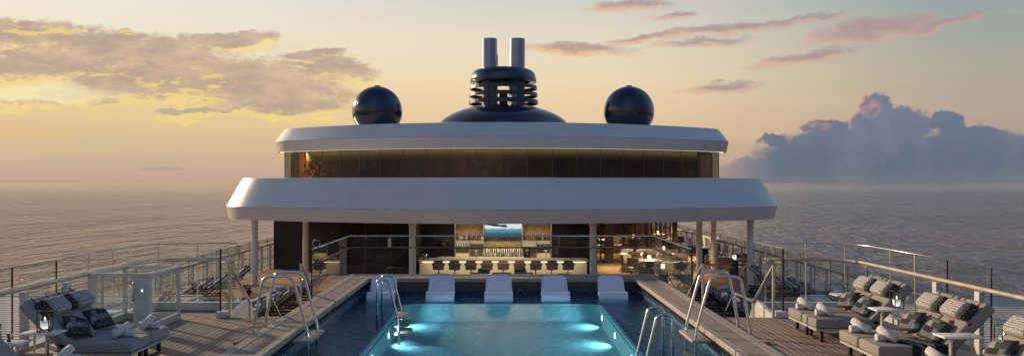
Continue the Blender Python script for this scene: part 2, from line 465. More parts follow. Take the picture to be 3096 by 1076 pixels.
# ------------------------------------------------------------------ sea
def sea():
    m, nt, b = newmat('sea_water')
    X, Y, Z = sepxyz(nt, world_pos(nt))
    dist = (X * X + Y * Y).sqrt()
    p = comb(nt, X * .80, Y * .17)
    n1 = noise(nt, p, .34, 3, .55, .3); n2 = noise(nt, p, .95, 3, .6, .2); n3 = noise(nt, p, .045, 2, .5); n4 = noise(nt, p, .012, 2, .5)
    n5 = noise(nt, p, .115, 3, .6, .2)
    h = n1 * 2.6 + n2 * .9 + n5 * 4.6 + n3 * 6.0 + n4 * 9.0
    bu = nt.nodes.new('ShaderNodeBump'); bu.inputs['Distance'].default_value = 5.0
    nt.links.new(h.s, bu.inputs['Height'])
    fall = (dist / -2600.0)._m('EXPONENT') * .58 + .07
    nt.links.new(fall.s, bu.inputs['Strength']); nt.links.new(bu.outputs[0], b.inputs['Normal'])
    patch = noise(nt, comb(nt, X * .004, Y * .0016), 1.0, 4, .6)
    nt.links.new(mixc(nt, patch.ss(.3, .7), (.085, .070, .066, 1), (.16, .13, .112, 1)), b.inputs['Base Color'])
    b.inputs['Roughness'].default_value = .10; b.inputs['IOR'].default_value = 1.33
    b.inputs['Specular IOR Level'].default_value = .5; b.inputs['Specular Tint'].default_value = (1, .93, .88, 1)
    o = MB(); S = 90000
    vs = [o.bm.verts.new(v) for v in ((-S, -S, -26), (S, -S, -26), (S, S, -26), (-S, S, -26))]; o.bm.faces.new(vs)
    return tag(o.build('sea', m), 'calm open sea rippling to the horizon around the ship', 'sea', kind='structure')
sea()

# ------------------------------------------------------------------ decks and hull
LZ = -1.2           # lower deck level
def st(o, label, cat): return tag(o, label, cat, kind='structure')
for sg, nm in ((-1, 'left'), (1, 'right')):
    poly = [(-8.1, 5.5), (-4.352, 5.5), (-4.352, 17.25), (-5.5, 17.25), (-5.5, 18.3), (-8.1, 18.3)]
    poly = [(sg * -x, y) for x, y in poly]
    st(MB().prism(poly, -.06, 0).build('upper_deck', DECK), f'teak planked upper deck on the {nm} side of the pool', 'deck')
    # white bulkhead under the upper deck
    poly2 = [(-8.08, 5.5), (-4.37, 5.5), (-4.37, 17.23), (-5.52, 17.23), (-5.52, 18.28), (-8.08, 18.28)]
    st(MB().prism([(sg * -x, y) for x, y in poly2], -1.5, -.062).build('deck_bulkhead', WHITE), f'white bulkhead under the upper deck on the {nm}', 'bulkhead')
    # steps down to the lower deck
    sx0, sx1 = (4.42, 5.46)
    t = thing('deck_stair', f'short teak stair from upper deck down to lower deck on the {nm}', 'stair', (sg * 4.94, 18.2, LZ), group='stairs beside the pool')
    for i in range(6):
        z = -.17 * (i + 1)
        MB().box(-.52, .52, 17.25 + .27 * i - 18.2, 17.25 + .27 * (i + 1) + .02 - 18.2, z - .04 - LZ, z - LZ).build('tread', DECK, t)
        MB().box(-.51, .51, 17.27 + .27 * i - 18.2, 17.29 + .27 * i - 18.2, z - LZ, z + .13 - LZ).build('riser', WHITE, t)
    # sloping white stringer
    s = MB(); x0, x1 = .52, .60
    pr = [(17.28, 0.02), (17.28, -.34), (18.55, -1.19), (19.05, -1.19), (19.05, -.62), (18.0, .10), (17.6, .1)]
    pr = [(17.28, -.4), (18.5, -1.19), (19.0, -1.19), (19.0, -.35), (18.72, .17), (18.30, .17), (17.28, .02)]
    s.loft([[(sg * x, y - 18.2, z - LZ) for y, z in pr] for x in (x0, x1)])
    s.build('stringer', WPOST, t)
deckf = st(MB().box(-8.1, 8.1, -12, 5.5, -.06, 0).build('forward_deck', DECK), 'teak deck ahead of the pool below the viewpoint', 'deck')
st(MB().box(-8.08, 8.08, -12, 5.48, -1.5, -.062).build('forward_bulkhead', WHITE), 'white bulkhead beneath the forward deck', 'bulkhead')
st(MB().box(-10.9, 10.9, 18.3, 120, LZ - .06, LZ).build('lower_deck', LDECK), 'warm lit teak lower deck running back under the roof', 'deck')
hp = [(-16, -14), (16, -14), (16, 24), (10.8, 26), (10.8, 122), (-10.8, 122), (-10.8, 26), (-16, 24)]
st(MB().prism(hp, -27, -1.6).build('ship_hull', WHITE), 'white ship hull under the decks', 'hull')
st(MB().box(-10.8, 10.8, 18.4, 122, -1.6, LZ - .062).build('lower_bulkhead', WHITE), 'white bulkhead under lower deck', 'bulkhead')

# kerbs across the end of the upper decks
for sg, nm in ((-1, 'left'), (1, 'right')):
    k = MB(); k.box(sg * 5.56, sg * 7.9, 18.20, 18.36, .002, .17); k.build('deck_kerb', WPOST, bevel=.01)
    tag(bpy.context.scene.objects[-1] if False else C.objects[-1], f'low white kerb at the end of the {nm} upper deck', 'kerb')
    kb = MB().box(sg * 5.50, sg * 5.72, 17.18, 17.46, .002, .12).build('kerb_block', WHITE, bevel=.01)
    tag(kb, f'small white block at the foot of the {nm} stair glass', 'block')

SLATP = paint('slat_sun_tint', (.62, .55, .49), .4, var=.08)  # warmth of the sun on the white slats is painted into their colour
# louvred white roofs outside the rails
for sg, nm in ((-1, 'left'), (1, 'right')):
    t = thing('louvred_roof', f'white slatted terrace roof just outside the {nm} rail', 'slatted roof', (sg * 12.6, 15, -.5), group='slatted roofs outside the rails')
    fr = MB(); X0, X1, Y0, Y1 = -4.45, 4.4, -10, 8.6
    if sg > 0: X0, X1 = -4.4, 4.45
    fr.box(X0, X1, Y1 - .12, Y1, -.06, .13); fr.box(X0, X1, Y0, Y0 + .12, -.06, .13)
    for q in range(4): x = X0 + (X1 - X0) * q / 3; fr.box(x - .06, x + .06, Y0 + .13, Y1 - .13, -.12, .03)
    fr.build('frame', WHITE, t)
    sl_ = MB(); y = Y0 + .2
    while y < Y1 - .2:
        sl_.box(X0 + .08, X1 - .08, -.07, .07, -.01, .01, Matrix.Translation((0, y, .09)) @ Matrix.Rotation(R(4), 4, 'X')); y += .30
    sl_.build('slats', SLATP, t)
    MB().box(X0 + .05, X1 - .05, Y0 + .05, Y1 - .05, -.5, -.4).build('tray', paint('roof_tray', (.16, .16, .18), .7), t)

# ------------------------------------------------------------------ swimming pool
PXI, PXO, PYB, PYO = 3.70, 4.35, 23.88, 24.72
PY0 = 6.6
def tile(name, cols, sc, rough=.25, rnd=True):
    m, nt, b = newmat(name); X, Y, Z = sepxyz(nt, world_pos(nt))
    gx = (X * sc).floor(); gy = (Y * sc).floor(); gz = (Z * sc).floor()
    wn = nt.nodes.new('ShaderNodeTexWhiteNoise'); wn.noise_dimensions = '3D'; nt.links.new(comb(nt, gx, gy, gz), wn.inputs['Vector'])
    r = N(nt, wn.outputs[0]); big = noise(nt, world_pos(nt), .8, 4)
    c = mixc(nt, (r * .7 + big * .5 - .1).ss(0, 1), cols[0], cols[1])
    g = (X * sc).fract().lt(.08).mx((Y * sc).fract().lt(.08)).mx((Z * sc).fract().lt(.08))
    c = mixc(nt, g * .5, c, cols[2]); nt.links.new(c, b.inputs['Base Color']); b.inputs['Roughness'].default_value = rough
    return m
TILED = tile('blue_mosaic', ((.05, .105, .18, 1), (.14, .24, .34, 1), (.09, .13, .17, 1)), 14)
TILEM = tile('waterline_mosaic', ((.010, .03, .09, 1), (.06, .16, .32, 1), (.3, .36, .4, 1)), 22)
TILEL = tile('pale_mosaic', ((.24, .50, .55, 1), (.34, .62, .65, 1), (.3, .5, .52, 1)), 9, rough=.95)
TILEL.node_tree.nodes['Principled BSDF'].inputs['Specular IOR Level'].default_value = 0
TILER = tile('rim_mosaic', ((.25, .62, .68, 1), (.35, .75, .78, 1), (.3, .5, .52, 1)), 16)
pool = thing('swimming_pool', 'raised rectangular swimming pool with glowing turquoise deep section and teak coping', 'pool', (0, 15, -1.2))
def PB(mb, name, m, **k):
    bmesh.ops.translate(mb.bm, verts=mb.bm.verts, vec=(0, -15, 1.2)); return mb.build(name, m, pool, **k)
# coping: outer trim, boards, stone lip
for sg in (-1, 1):
    PB(MB().box(sg * 4.18, sg * PXO, PY0 - .6, PYO, -.3, .05), 'coping_trim', STONE)
    PB(MB().box(sg * 3.845, sg * 4.165, PY0 - .6, PYB + .3, -.14, .046), 'coping_boards', COPING)
    PB(MB().box(sg * (PXI - .02), sg * 3.83, PY0 - .1, PYB + .1, -.05, .052), 'coping_lip', STONE, bevel=.012)
    PB(MB().box(sg * (PXI + .03), sg * 4.17, PY0 - .1, PYB + .1, -1.1, -.145), 'side_wall', TILED)
    lv = MB()
    for k in range(3): lv.box(sg * (PXI + .0), sg * (PXI + .029), PY0, PYB, -.075 - .05 * k - .022, -.075 - .05 * k)
    PB(lv, 'overflow_grille', NAVYD)
PB(MB().box(-4.17, 4.17, PYB + .29, PYO - .02, -.3, .045), 'end_boards', planks('end_coping_boards', (.27, .21, .16, 1), (.37, .30, .235, 1), 0, .16, .012, (.05, .035, .03, 1), length=50))
PB(MB().box(-4.17, 4.17, PYB + .0, PYB + .28, -.06, .05), 'coping_lip', STONE, bevel=.012)
lv = MB()
for k in range(5): lv.box(-3.7, 3.7, PYB + .02, PYB + .06, -.08 - .034 * k - .02, -.08 - .034 * k)
PB(lv, 'overflow_grille', paint('grille', (.10, .095, .09), .5))
PB(MB().box(-3.8, 3.8, PYB + .07, PYB + .2, -1.1, -.065), 'end_wall', TILEM)
PB(MB().box(-4.17, 4.17, PYB + .21, PYO, -1.18, -.31), 'outer_wall', WHITE)
for sg in (-1, 1): PB(MB().box(sg * 4.18, sg * (PXO - .01), PY0, PYO, -1.18, -.31), 'outer_wall', WHITE)
PB(MB().box(-4.3, 4.3, 5.5, PY0 - .02, -.5, .045), 'end_boards', COPING)
# ledge with rounded rectangular cut-out
IX, IY1, IY0, IR = 2.45, 21.9, 8.2, .38
def rrect(ix, y0, y1, r, n=8):
    pts = []
    for cx, cy, a0 in ((ix - r, y1 - r, 0), (-ix + r, y1 - r, 90), (-ix + r, y0 + r, 180), (ix - r, y0 + r, 270)):
        for k in range(n + 1): a = R(a0 + 90 * k / n); pts.append((cx + r * math.cos(a), cy + r * math.sin(a)))
    return pts
inner = rrect(IX, IY0, IY1, IR)
LE = -.44
def ring_mesh(inn, outn, z):
    mb = MB(); a = [mb.bm.verts.new((x, y, z)) for x, y in inn]; b = [mb.bm.verts.new((x, y, z)) for x, y in outn]; n = len(inn)
    for i in range(n): mb.bm.faces.new((a[i], a[(i + 1) % n], b[(i + 1) % n], b[i]))
    return mb
def outrect(pts):
    o = []; q = len(pts) // 4
    for i, (x, y) in enumerate(pts):
        k = i // q; w = (i % q) / (q - 1)
        A = [((3.74, IY1 - IR), (3.74, 23.96), (IX - IR, 23.96)), ((-IX + IR, 23.96), (-3.74, 23.96), (-3.74, IY1 - IR)), ((-3.74, IY0 + IR), (-3.74, PY0 - .1), (-IX + IR, PY0 - .1)), ((IX - IR, PY0 - .1), (3.74, PY0 - .1), (3.74, IY0 + IR))][k]
        p = Vector(A[0]).lerp(Vector(A[1]), w * 2) if w < .5 else Vector(A[1]).lerp(Vector(A[2]), w * 2 - 1)
        o.append((p.x, p.y))
    return o
rim = rrect(IX + .10, IY0 - .10, IY1 + .10, IR + .1)
mid = rrect(IX + .035, IY0 - .035, IY1 + .035, IR + .035)
PB(ring_mesh(rim, outrect(rim), LE), 'shallow_ledge', TILED)
rm = MB(); rm.loft([[(x, y, LE - .02) for x, y in mid], [(x, y, LE + .05) for x, y in mid], [(x, y, LE + .05) for x, y in rim], [(x, y, LE - .02) for x, y in rim]], False, False)
PB(rm, 'rim', TILER)
PB(MB().loft([[(x, y, -.82) for x, y in inner], [(x, y, LE) for x, y in inner], [(x, y, LE) for x, y in mid]], False, False), 'deep_wall', TILEL)
fl = MB(); fl.bm.faces.new([fl.bm.verts.new((x, y, -.82)) for x, y in inner]); PB(fl, 'deep_floor', TILEL)
PB(MB().box(-3.8, 3.8, PY0 - .1, 24.0, -1.15, -1.0), 'basin_base', TILED)
# underwater lights: lens as a part, lamp beside it
LENS = emit('lens', (.75, 1, 1, 1), 9)
for sg in (-1, 1):
    for y in (21.0, 18.6, 16.2, 13.8, 11.4):
        PB(MB().lathe([(0, 0), (.05, 0), (.06, .01), (.06, .03)], M=Matrix.Translation((sg * (IX - .012), y, -.60)) @ Matrix.Rotation(R(90) * sg, 4, 'Y'), seg=14), 'underwater_light', LENS)
        pl = lamp('pool_lamp', 'SPOT', (sg * (IX - .05), y, -.52), 54, (.68, .95, 1.0), .05, (0, R(78) * sg, 0)); pl.data.spot_size = R(150); pl.data.spot_blend = .6
# water
def water():
    m = bpy.data.materials.new('pool_water'); m.use_nodes = True; nt = m.node_tree; nt.nodes.clear()
    o = nt.nodes.new('ShaderNodeOutputMaterial')
    tr = nt.nodes.new('ShaderNodeBsdfTransparent'); tr.inputs[0].default_value = (.55, .80, .90, 1)
    gl = nt.nodes.new('ShaderNodeBsdfGlossy'); gl.inputs['Roughness'].default_value = .03
    X, Y, Z = sepxyz(nt, world_pos(nt))
    h = noise(nt, comb(nt, X * 2.2, Y * 1.5), 2.0, 4, .55, .6) * .7 + noise(nt, comb(nt, X * 2.0, Y * 1.0, 3.0), 9.0, 3, .6, .4) * .3
    bu = nt.nodes.new('ShaderNodeBump'); bu.inputs['Strength'].default_value = .55; bu.inputs['Distance'].default_value = .05
    nt.links.new(h.s, bu.inputs['Height']); nt.links.new(bu.outputs[0], gl.inputs['Normal'])
    fr = nt.nodes.new('ShaderNodeFresnel'); fr.inputs[0].default_value = 1.33; nt.links.new(bu.outputs[0], fr.inputs['Normal'])
    mx = nt.nodes.new('ShaderNodeMixShader'); nt.links.new((N(nt, fr.outputs[0]) * .45).s, mx.inputs[0])
    nt.links.new(tr.outputs[0], mx.inputs[1]); nt.links.new(gl.outputs[0], mx.inputs[2]); nt.links.new(mx.outputs[0], o.inputs[0])
    return m
wm = MB(); wm.bm.faces.new([wm.bm.verts.new(v) for v in ((-3.72, PY0, -.30), (3.72, PY0, -.30), (3.72, PYB + .06, -.30), (-3.72, PYB + .06, -.30))])
tag(wm.build('pool_water', water()), 'rippling blue water filling the pool', 'water', kind='structure')

# ------------------------------------------------------------------ pool ladders
def arc(c, r, a0, a1, plane, n=6):
    return [(c[0] + r * math.cos(R(a0 + (a1 - a0) * k / n)), c[1], c[2] + r * math.sin(R(a0 + (a1 - a0) * k / n))) for k in range(n + 1)]
def ladder_big(sg, nm):
    t = thing('coping_ladder', f'tall steel arched ladder straddling the {nm} pool coping', 'pool ladder', (sg * 4.05, 15.4, 0), group='tall ladders over the coping', sc=(sg, 1, 1))
    # local x: 0 at centre, + outward
    def fil(p, r, n=6):
        out = [Vector(p[0])]
        for i in range(1, len(p) - 1):
            a, b, c = Vector(p[i - 1]), Vector(p[i]), Vector(p[i + 1]); d1 = (a - b).normalized(); d2 = (c - b).normalized()
            rr = min(r, (a - b).length * .45, (c - b).length * .45)
            for k in range(n + 1):
                w = k / n; out.append((b + d1 * rr) * (1 - w) ** 2 + b * 2 * w * (1 - w) + (b + d2 * rr) * w ** 2)
        out.append(Vector(p[-1])); return out
    for y in (-.33, .45):
        pts = [(.30, y, .012), (.30, y, .16), (.13, y, 1.06), (-.38, y, 1.06), (-.64, y, .12), (-.65, y, -.02), (-.66, y, -.9)]
        MB().tube(fil(pts, .14), .026, 12).build('rail', CHROME, t)
    MB().rbox(-.75, -.42, -.5, .62, -.085, -.03, .012, 2).build('platform', STONE, t)
    MB().box(-.70, -.5, -.33, .45, -.42, -.39).build('tread', STONE, t)
    for y in (-.33, .45): MB().lathe([(0, .0), (.05, 0), (.05, .012), (.03, .016)], (.30, y, .004), 16).build('foot_plate', CHROME, t)
    return fil
fil = ladder_big(-1, 'left'); ladder_big(1, 'right')
def ladder_in(sg, nm, y0, y1):
    t = thing('ledge_ladder', f'low steel handrail ladder with wooden treads at the {nm} rim of the deep pool', 'pool ladder', (sg * 2.48, y0, LE), group='handrail ladders inside the pool', sc=(sg, 1, 1))
    for y in (0, y1 - y0):
        pts = [(.22, y, .0), (.22, y, 1.06), (-.02, y, 1.06), (-.24, y, .16), (-.27, y, -.36)]
        MB().tube(fil(pts, .13), .026, 12).build('rail', CHROME, t)
    for k, z in enumerate((.24, .06, -.12)):
        MB().rbox(-.42 - .03 * k, -.16, .02 , y1 - y0 - .02, z - .045, z, .01, 2).build('tread', STONE, t)
ladder_in(-1, 'left', 18.6, 19.4); ladder_in(1, 'right', 13.6, 14.4)

# ------------------------------------------------------------------ in-water loungers
def shell():
    prof = [(1.20, .43), (1.12, .36), (.98, .24), (.84, .12), (.70, .03), (.55, -.02), (.40, .005), (.27, .06), (.16, .095), (.06, .085), (.0, .035), (-.03, -.05), (-.035, -.15)]
    W = .37; nx = 12; mb = MB(); rows = []
    from math import hypot
    # refine
    P = []
    for i in range(len(prof) - 1):
        for k in range(3): w = k / 3; P.append((prof[i][0] * (1 - w) + prof[i + 1][0] * w, prof[i][1] * (1 - w) + prof[i + 1][1] * w))
    P.append(prof[-1]); n = len(P); L = [0]
    for i in range(1, n): L.append(L[-1] + hypot(P[i][0] - P[i - 1][0], P[i][1] - P[i - 1][1]))
    def layer(off):
        rows = []
        for i, (y, z) in enumerate(P):
            a, b = P[max(0, i - 1)], P[min(n - 1, i + 1)]; d = Vector((b[0] - a[0], b[1] - a[1])).normalized(); nn = Vector((d.y, -d.x))
            r = .16; w = W if L[i] >= r else W - r + math.sqrt(max(0, r * r - (r - L[i]) ** 2))
            w *= (.90 + .10 * min(1, L[i] / .9))
            rows.append([mb.bm.verts.new((w * (2 * k / nx - 1), y + nn.x * off, z + nn.y * off + .012 * (2 * k / nx - 1) ** 2)) for k in range(nx + 1)])
        return rows
    A, B = layer(0), layer(.055)
    for rws in (A, B):
        for i in range(n - 1):
            for k in range(nx): mb.bm.faces.new((rws[i][k], rws[i][k + 1], rws[i + 1][k + 1], rws[i + 1][k]))
    for i in range(n - 1):
        for k in (0, nx): mb.bm.faces.new((A[i][k], A[i + 1][k], B[i + 1][k], B[i][k]))
    for i in (0, n - 1):
        for k in range(nx): mb.bm.faces.new((A[i][k], A[i][k + 1], B[i][k + 1], B[i][k]))
    return mb
sp = [(-3.13, 3), (-1.60, 1), (-.08, 0), (1.40, -1), (2.90, -3)]
lab = ['far left', 'second from left', 'middle', 'second from right', 'far right']
first = None
for (x, rz), l in zip(sp, lab):
    L_ = f'pale moulded in-water lounger on the pool ledge, {l} of the five'
    if first is None:
        first = thing('pool_lounger', L_, 'pool lounger', (x, 22.3, -.30), R(rz), 'white moulded loungers along the pool end')
        shell().build('shell', SHELL, first, smooth_angle=50)
        MB().box(-.24, .24, .25, 1.0, -.135, -.10).build('base', SHELL, first)
    else: dup(first, (x, 22.3, -.30), R(rz), L_)

# ------------------------------------------------------------------ rails of the upper deck
GH = 1.37; HH = 1.04
for sg, nm in ((-1, 'left'), (1, 'right')):
    t = thing('deck_railing', f'glass railing with rounded handrail along the {nm} edge of the upper deck', 'railing', (sg * 7.5, 12, 0), group='glass railings of the upper deck', sc=(sg, 1, 1))
    ox = -7.5
    def L3(x, y, z): return (x + ox, y - 12, z)
    path = [L3(7.5, 2, HH)] + [L3(7.5, y, HH) for y in (6, 10, 14, 17.7)] + [L3(7.5 - .8 + .8 * math.cos(R(a)), 17.78 + .8 * math.sin(R(a)), HH) for a in range(15, 91, 15)] + [L3(5.75, 18.58, HH)]
    MB().tube(path, .035, 12).build('handrail', WOODRAIL if sg > 0 else SATIN, t)
    for y in (10.85, 12.18, 13.51, 14.84): MB().box(-.04 , .04, y - .07 - 12, y + .07 - 12, 0.0, HH - .05).build('post', WPOST, t)
    # near panels, each with its dark edge
    for y0, y1 in ((8.3, 9.45), (9.6, 10.75), (10.95, 12.08), (12.28, 13.41), (13.61, 14.74)):
        g = MB().box(.13, .145, y0 - 12, y1 - 12, .05, GH).build('glass_panel', GLASS, t)
        MB().box(.128, .150, y1 - 12, y1 + .018 - 12, .05, GH + .004).build('edge_strip', BLACK, g)
        MB().box(.130, .146, y0 - 12, y1 - .002 - 12, GH, GH + .006).build('top_edge', GLASSEDGE, g)
    # far panels and curved corner
    pts = [(7.64, 14.95), (7.64, 16.4), (7.64, 17.75)]
    cor = [(7.5 - .8 + .94 * math.cos(R(a)), 17.78 + .94 * math.sin(R(a))) for a in range(0, 91, 15)]
    segs = [[pts[0], (7.64, 15.9)], [(7.64, 15.92), (7.64, 16.9)], [(7.64, 16.92), (7.64, 17.75)] + cor[1:4], cor[3:] + [(6.62, 18.72)], [(6.60, 18.72), (5.74, 18.72)]]
    for s_ in segs:
        g = MB(); g.loft([[L3(x, y, z) for x, y in s_] for z in (.05, GH)], False, False, closed=False); g = g.build('glass_panel', GLASS, t, smooth_angle=40)
        x, y = s_[-1]; MB().box(*[v for v in (x + ox - .012, x + ox + .012, y - 12 - .012, y - 12 + .012)], .0, GH).build('edge_strip', SATIN, g)
    cap = [L3(x, y, GH + .012) for x, y in ([(7.64, 14.95), (7.64, 17.0)] + [(7.64, 17.75)] + cor + [(5.74, 18.72)])]
    MB().tube(cap, .013, 8).build('cap_rail', SATIN, t)
    # longitudinal panel beside the stair
    g = MB().box(5.655 + ox, 5.667 + ox, 17.32 - 12, 18.72 - 12, .05, 1.36).build('glass_panel', GLASS, t)
    MB().box(5.645 + ox, 5.677 + ox, 17.30 - 12, 17.318 - 12, .1, 1.366).build('edge_strip', BLACK, g)
    MB().bar(L3(5.66, 17.32, 1.37), L3(5.66, 18.74, 1.37), .03, .02).build('cap_rail', CHROME, t)
    # kerb along the outer edge
    MB().box(.0, .20, -6, 6.2, .002, .10).build('edge_kerb', WPOST, t)

# stair handrails
for sg, nm in ((-1, 'left'), (1, 'right')):
    t = thing('stair_handrail', f'slanted steel handrail on the outer side of the {nm} stair', 'handrail', (sg * 5.45, 18, 0), group='stair handrails', sc=(sg, 1, 1))
    MB().box(-.022, .022, -.78, -.72, 0.002, 1.05).build('post', SATIN, t)
    MB().bar((0, -.76, 1.045), (0, .62, .12), .05, .035).build('sloping_rail', SATIN, t)
    MB().box(-.02, .02, .60, .65, LZ, .12).build('post', SATIN, t)
    MB().bar((0, .62, .13), (0, 2.05, .13), .05, .03).build('landing_rail', SATIN, t)
    MB().box(-.02, .02, 2.0, 2.05, LZ, .13).build('post', SATIN, t)
    MB().bar((0, 2.3, .0), (.0, 3.4, -.75), .045, .03).build('lower_rail', SATIN, t)
    t = thing('stair_handrail', f'slanted steel handrail on the pool side of the {nm} stair', 'handrail', (sg * 4.40, 18.8, 0), group='stair handrails', sc=(sg, 1, 1))
    MB().box(-.02, .02, 0, .05, -.3, .92).build('post', SATIN, t)
    MB().bar((0, .02, .92), (0, 1.6, -.02), .05, .035).build('sloping_rail', SATIN, t)
    MB().box(-.02, .02, 1.55, 1.6, LZ, .0).build('post', SATIN, t)

# balustrade around the pool end
t = thing('pool_balustrade', 'clear glass balustrade with steel top rail around the far end of the pool', 'balustrade', (0, 24.7, 0))
BX = 4.37
for z0, nmr, m in ((1.17, 'top_rail', CHROME),):
    MB().tube([(-BX, -4.9, z0), (-BX, 0, z0), (BX, 0, z0), (BX, -4.9, z0)], .020, 8).build(nmr, m, t)
MB().tube([(-BX + .05, -4.75, .80), (-BX + .05, -.06, .84), (BX - .05, -.06, .84), (BX - .05, -4.75, .80)], .022, 10).build('handrail', paint('dark_bronze', (.16, .12, .10), .35, metal=.6), t)
MB().box(-BX, BX, -.02, .03, .046, .075).build('base_channel', SATIN, t)
for sg in (-1, 1): MB().box(sg * BX - .02, sg * BX + .02, -4.9, -.03, .0, .03).build('base_channel', SATIN, t)
for k in range(6):
    x0 = -BX + BX * 2 * k / 6; g = MB().box(x0 + .01, x0 + BX / 3 - .01, 0, .012, .07, 1.15).build('glass_panel', GLASSB, t)
for sg in (-1, 1):
    for k in range(4):
        y0 = -4.9 + 4.86 * k / 4
        g = MB().box(sg * BX - .006, sg * BX + .006, y0 + .008, y0 + 1.2, .03, 1.15).build('glass_panel', GLASSB, t)
    MB().box(sg * BX - .014, sg * BX + .014, -4.93, -4.905, .0, 1.18).build('end_strip', BLACK, t)

# ------------------------------------------------------------------ lower deck side rails
for sg, nm, yend in ((-1, 'left', 46), (1, 'right', 100)):
    t = thing('promenade_railing', f'long glass railing with timber handrail along the {nm} side of the lower deck', 'railing', (sg * 10.5, 19, LZ), group='glass railings of the lower deck', sc=(sg, 1, 1))
    MB().tube([(0, 0, 1.1), (0, yend - 19, 1.1)], .038, 10).build('handrail', WOODRAIL, t)
    y = 19.4; k = 0
    while y < yend:
        MB().box(-.035, .035, y - 19 - .05, y - 19 + .05, 0.0, 1.06).build('post', WPOST, t)
        if y + 1.4 < yend:
            g = MB().box(.10, .112, y - 19 + .06, y - 19 + 1.34, .06, 1.38).build('glass_panel', GLASS, t)
            MB().box(.096, .116, y - 19 + 1.34, y - 19 + 1.36, .06, 1.385).build('edge_strip', BLACK, g)
        y += 1.4

# ------------------------------------------------------------------ superstructure
def plan(hw, y0, a, r, yb, inset=0.0, nx=22):
    X0 = hw - r * .5
    for _ in range(60):
        th = math.atan(2 * a * X0); X0 += (hw - (X0 - r * math.sin(th) + r)) * .5
    th0 = math.atan(2 * a * X0); c = (X0 - r * math.sin(th0), y0 + a * X0 * X0 + r * math.cos(th0))
    half = [((X0 * k / nx), y0 + a * (X0 * k / nx) ** 2, math.atan(2 * a * X0 * k / nx)) for k in range(nx + 1)]
    for k in range(1, 13):
        th = th0 + (R(90) - th0) * k / 12; half.append((c[0] + r * math.sin(th), c[1] - r * math.cos(th), th))
    half.append((hw, yb, R(90)))
    off = [(x - inset * math.sin(th), y + inset * math.cos(th)) for x, y, th in half]
    left = [(-x, y) for x, y in off[::-1][:-1]]
    return left + off
sup = thing('superstructure', 'white ship superstructure with two curved sloping roofs and dark glass storey between', 'ship superstructure', (0, 40, LZ))
def SB(mb, name, m, **k):
    par = k.pop('parent', sup)
    bmesh.ops.translate(mb.bm, verts=mb.bm.verts, vec=(0, -40, -LZ)); return mb.build(name, m, par, **k)
def z3(pl, z): return [(x, y, z) for x, y in pl]
P0 = (10.74, 28.5, .0340, 3.0, 96)
SB(MB().loft([z3(plan(*P0, inset=.8), 1.34), z3(plan(*P0, inset=0.13), 1.334), z3(plan(*P0, inset=.03), 1.80), z3(plan(*P0, inset=0), 1.812), z3(plan(*P0, inset=.60), 2.86), z3(plan(*P0, inset=.75), 2.87)]), 'lower_roof', ROOFW, smooth_angle=25)
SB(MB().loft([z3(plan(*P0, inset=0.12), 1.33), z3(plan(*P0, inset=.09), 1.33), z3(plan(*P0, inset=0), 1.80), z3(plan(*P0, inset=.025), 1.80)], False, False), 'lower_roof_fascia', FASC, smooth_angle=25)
P1 = (10.15, 33.0, .0440, 2.8, 92)
SB(MB().loft([z3(plan(*P1, inset=.9), 4.06), z3(plan(*P1, inset=0.14), 4.034), z3(plan(*P1, inset=.03), 4.47), z3(plan(*P1, inset=0), 4.482), z3(plan(*P1, inset=.42), 5.04), z3(plan(*P1, inset=.6), 5.06)]), 'upper_roof', ROOFW, smooth_angle=25)
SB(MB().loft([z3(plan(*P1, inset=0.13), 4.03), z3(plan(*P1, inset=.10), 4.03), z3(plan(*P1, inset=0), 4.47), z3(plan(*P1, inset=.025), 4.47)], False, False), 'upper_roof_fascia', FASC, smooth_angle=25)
P2 = (9.70, 33.5, .0435, 2.4, 90)
gl = plan(*P2, nx=14); 
# panes, each its own part
WPANE = DGLASS
def seglen(p): return sum((Vector(p[i + 1]) - Vector(p[i])).length for i in range(len(p) - 1))
def resample(p, n):
    T = seglen(p); out = [p[0]]; acc = 0; tgt = T / n
    i = 0; cur = Vector(p[0])
    k = 1
    dist = [0]
    for i in range(len(p) - 1): dist.append(dist[-1] + (Vector(p[i + 1]) - Vector(p[i])).length)
    for k in range(1, n):
        d = T * k / n; j = max(i for i in range(len(dist)) if dist[i] <= d); w = (d - dist[j]) / (dist[j + 1] - dist[j])
        q = Vector(p[j]).lerp(Vector(p[j + 1]), w); out.append((q.x, q.y))
    out.append(p[-1]); return out
front = [q for q in gl if q[1] < 80]
fp = resample([(front[0][0], 42)] + front + [(front[-1][0], 42)], 30)
MUL = paint('mullion', (.12, .10, .07), .3, metal=.5)
for i in range(len(fp) - 1):
    a, b = Vector(fp[i]), Vector(fp[i + 1]); d = (b - a).normalized() * .012
    g = MB(); g.loft([[(a.x + d.x, a.y + d.y, z), (b.x - d.x, b.y - d.y, z)] for z in (2.872, 4.05)], False, False, closed=False)
    g = SB(g, 'window_pane', WPANE)
    if 0: pass
    mb = MB(); mb.box(a.x - .012, a.x + .012, a.y - .02, a.y + .03, 2.872, 4.04); SB(mb, 'mullion', MUL)
SB(MB().box(-9.71, -9.68, 42.01, 90, 2.872, 4.05).box(9.68, 9.71, 42, 90, 2.872, 4.05), 'side_glazing', WPANE)
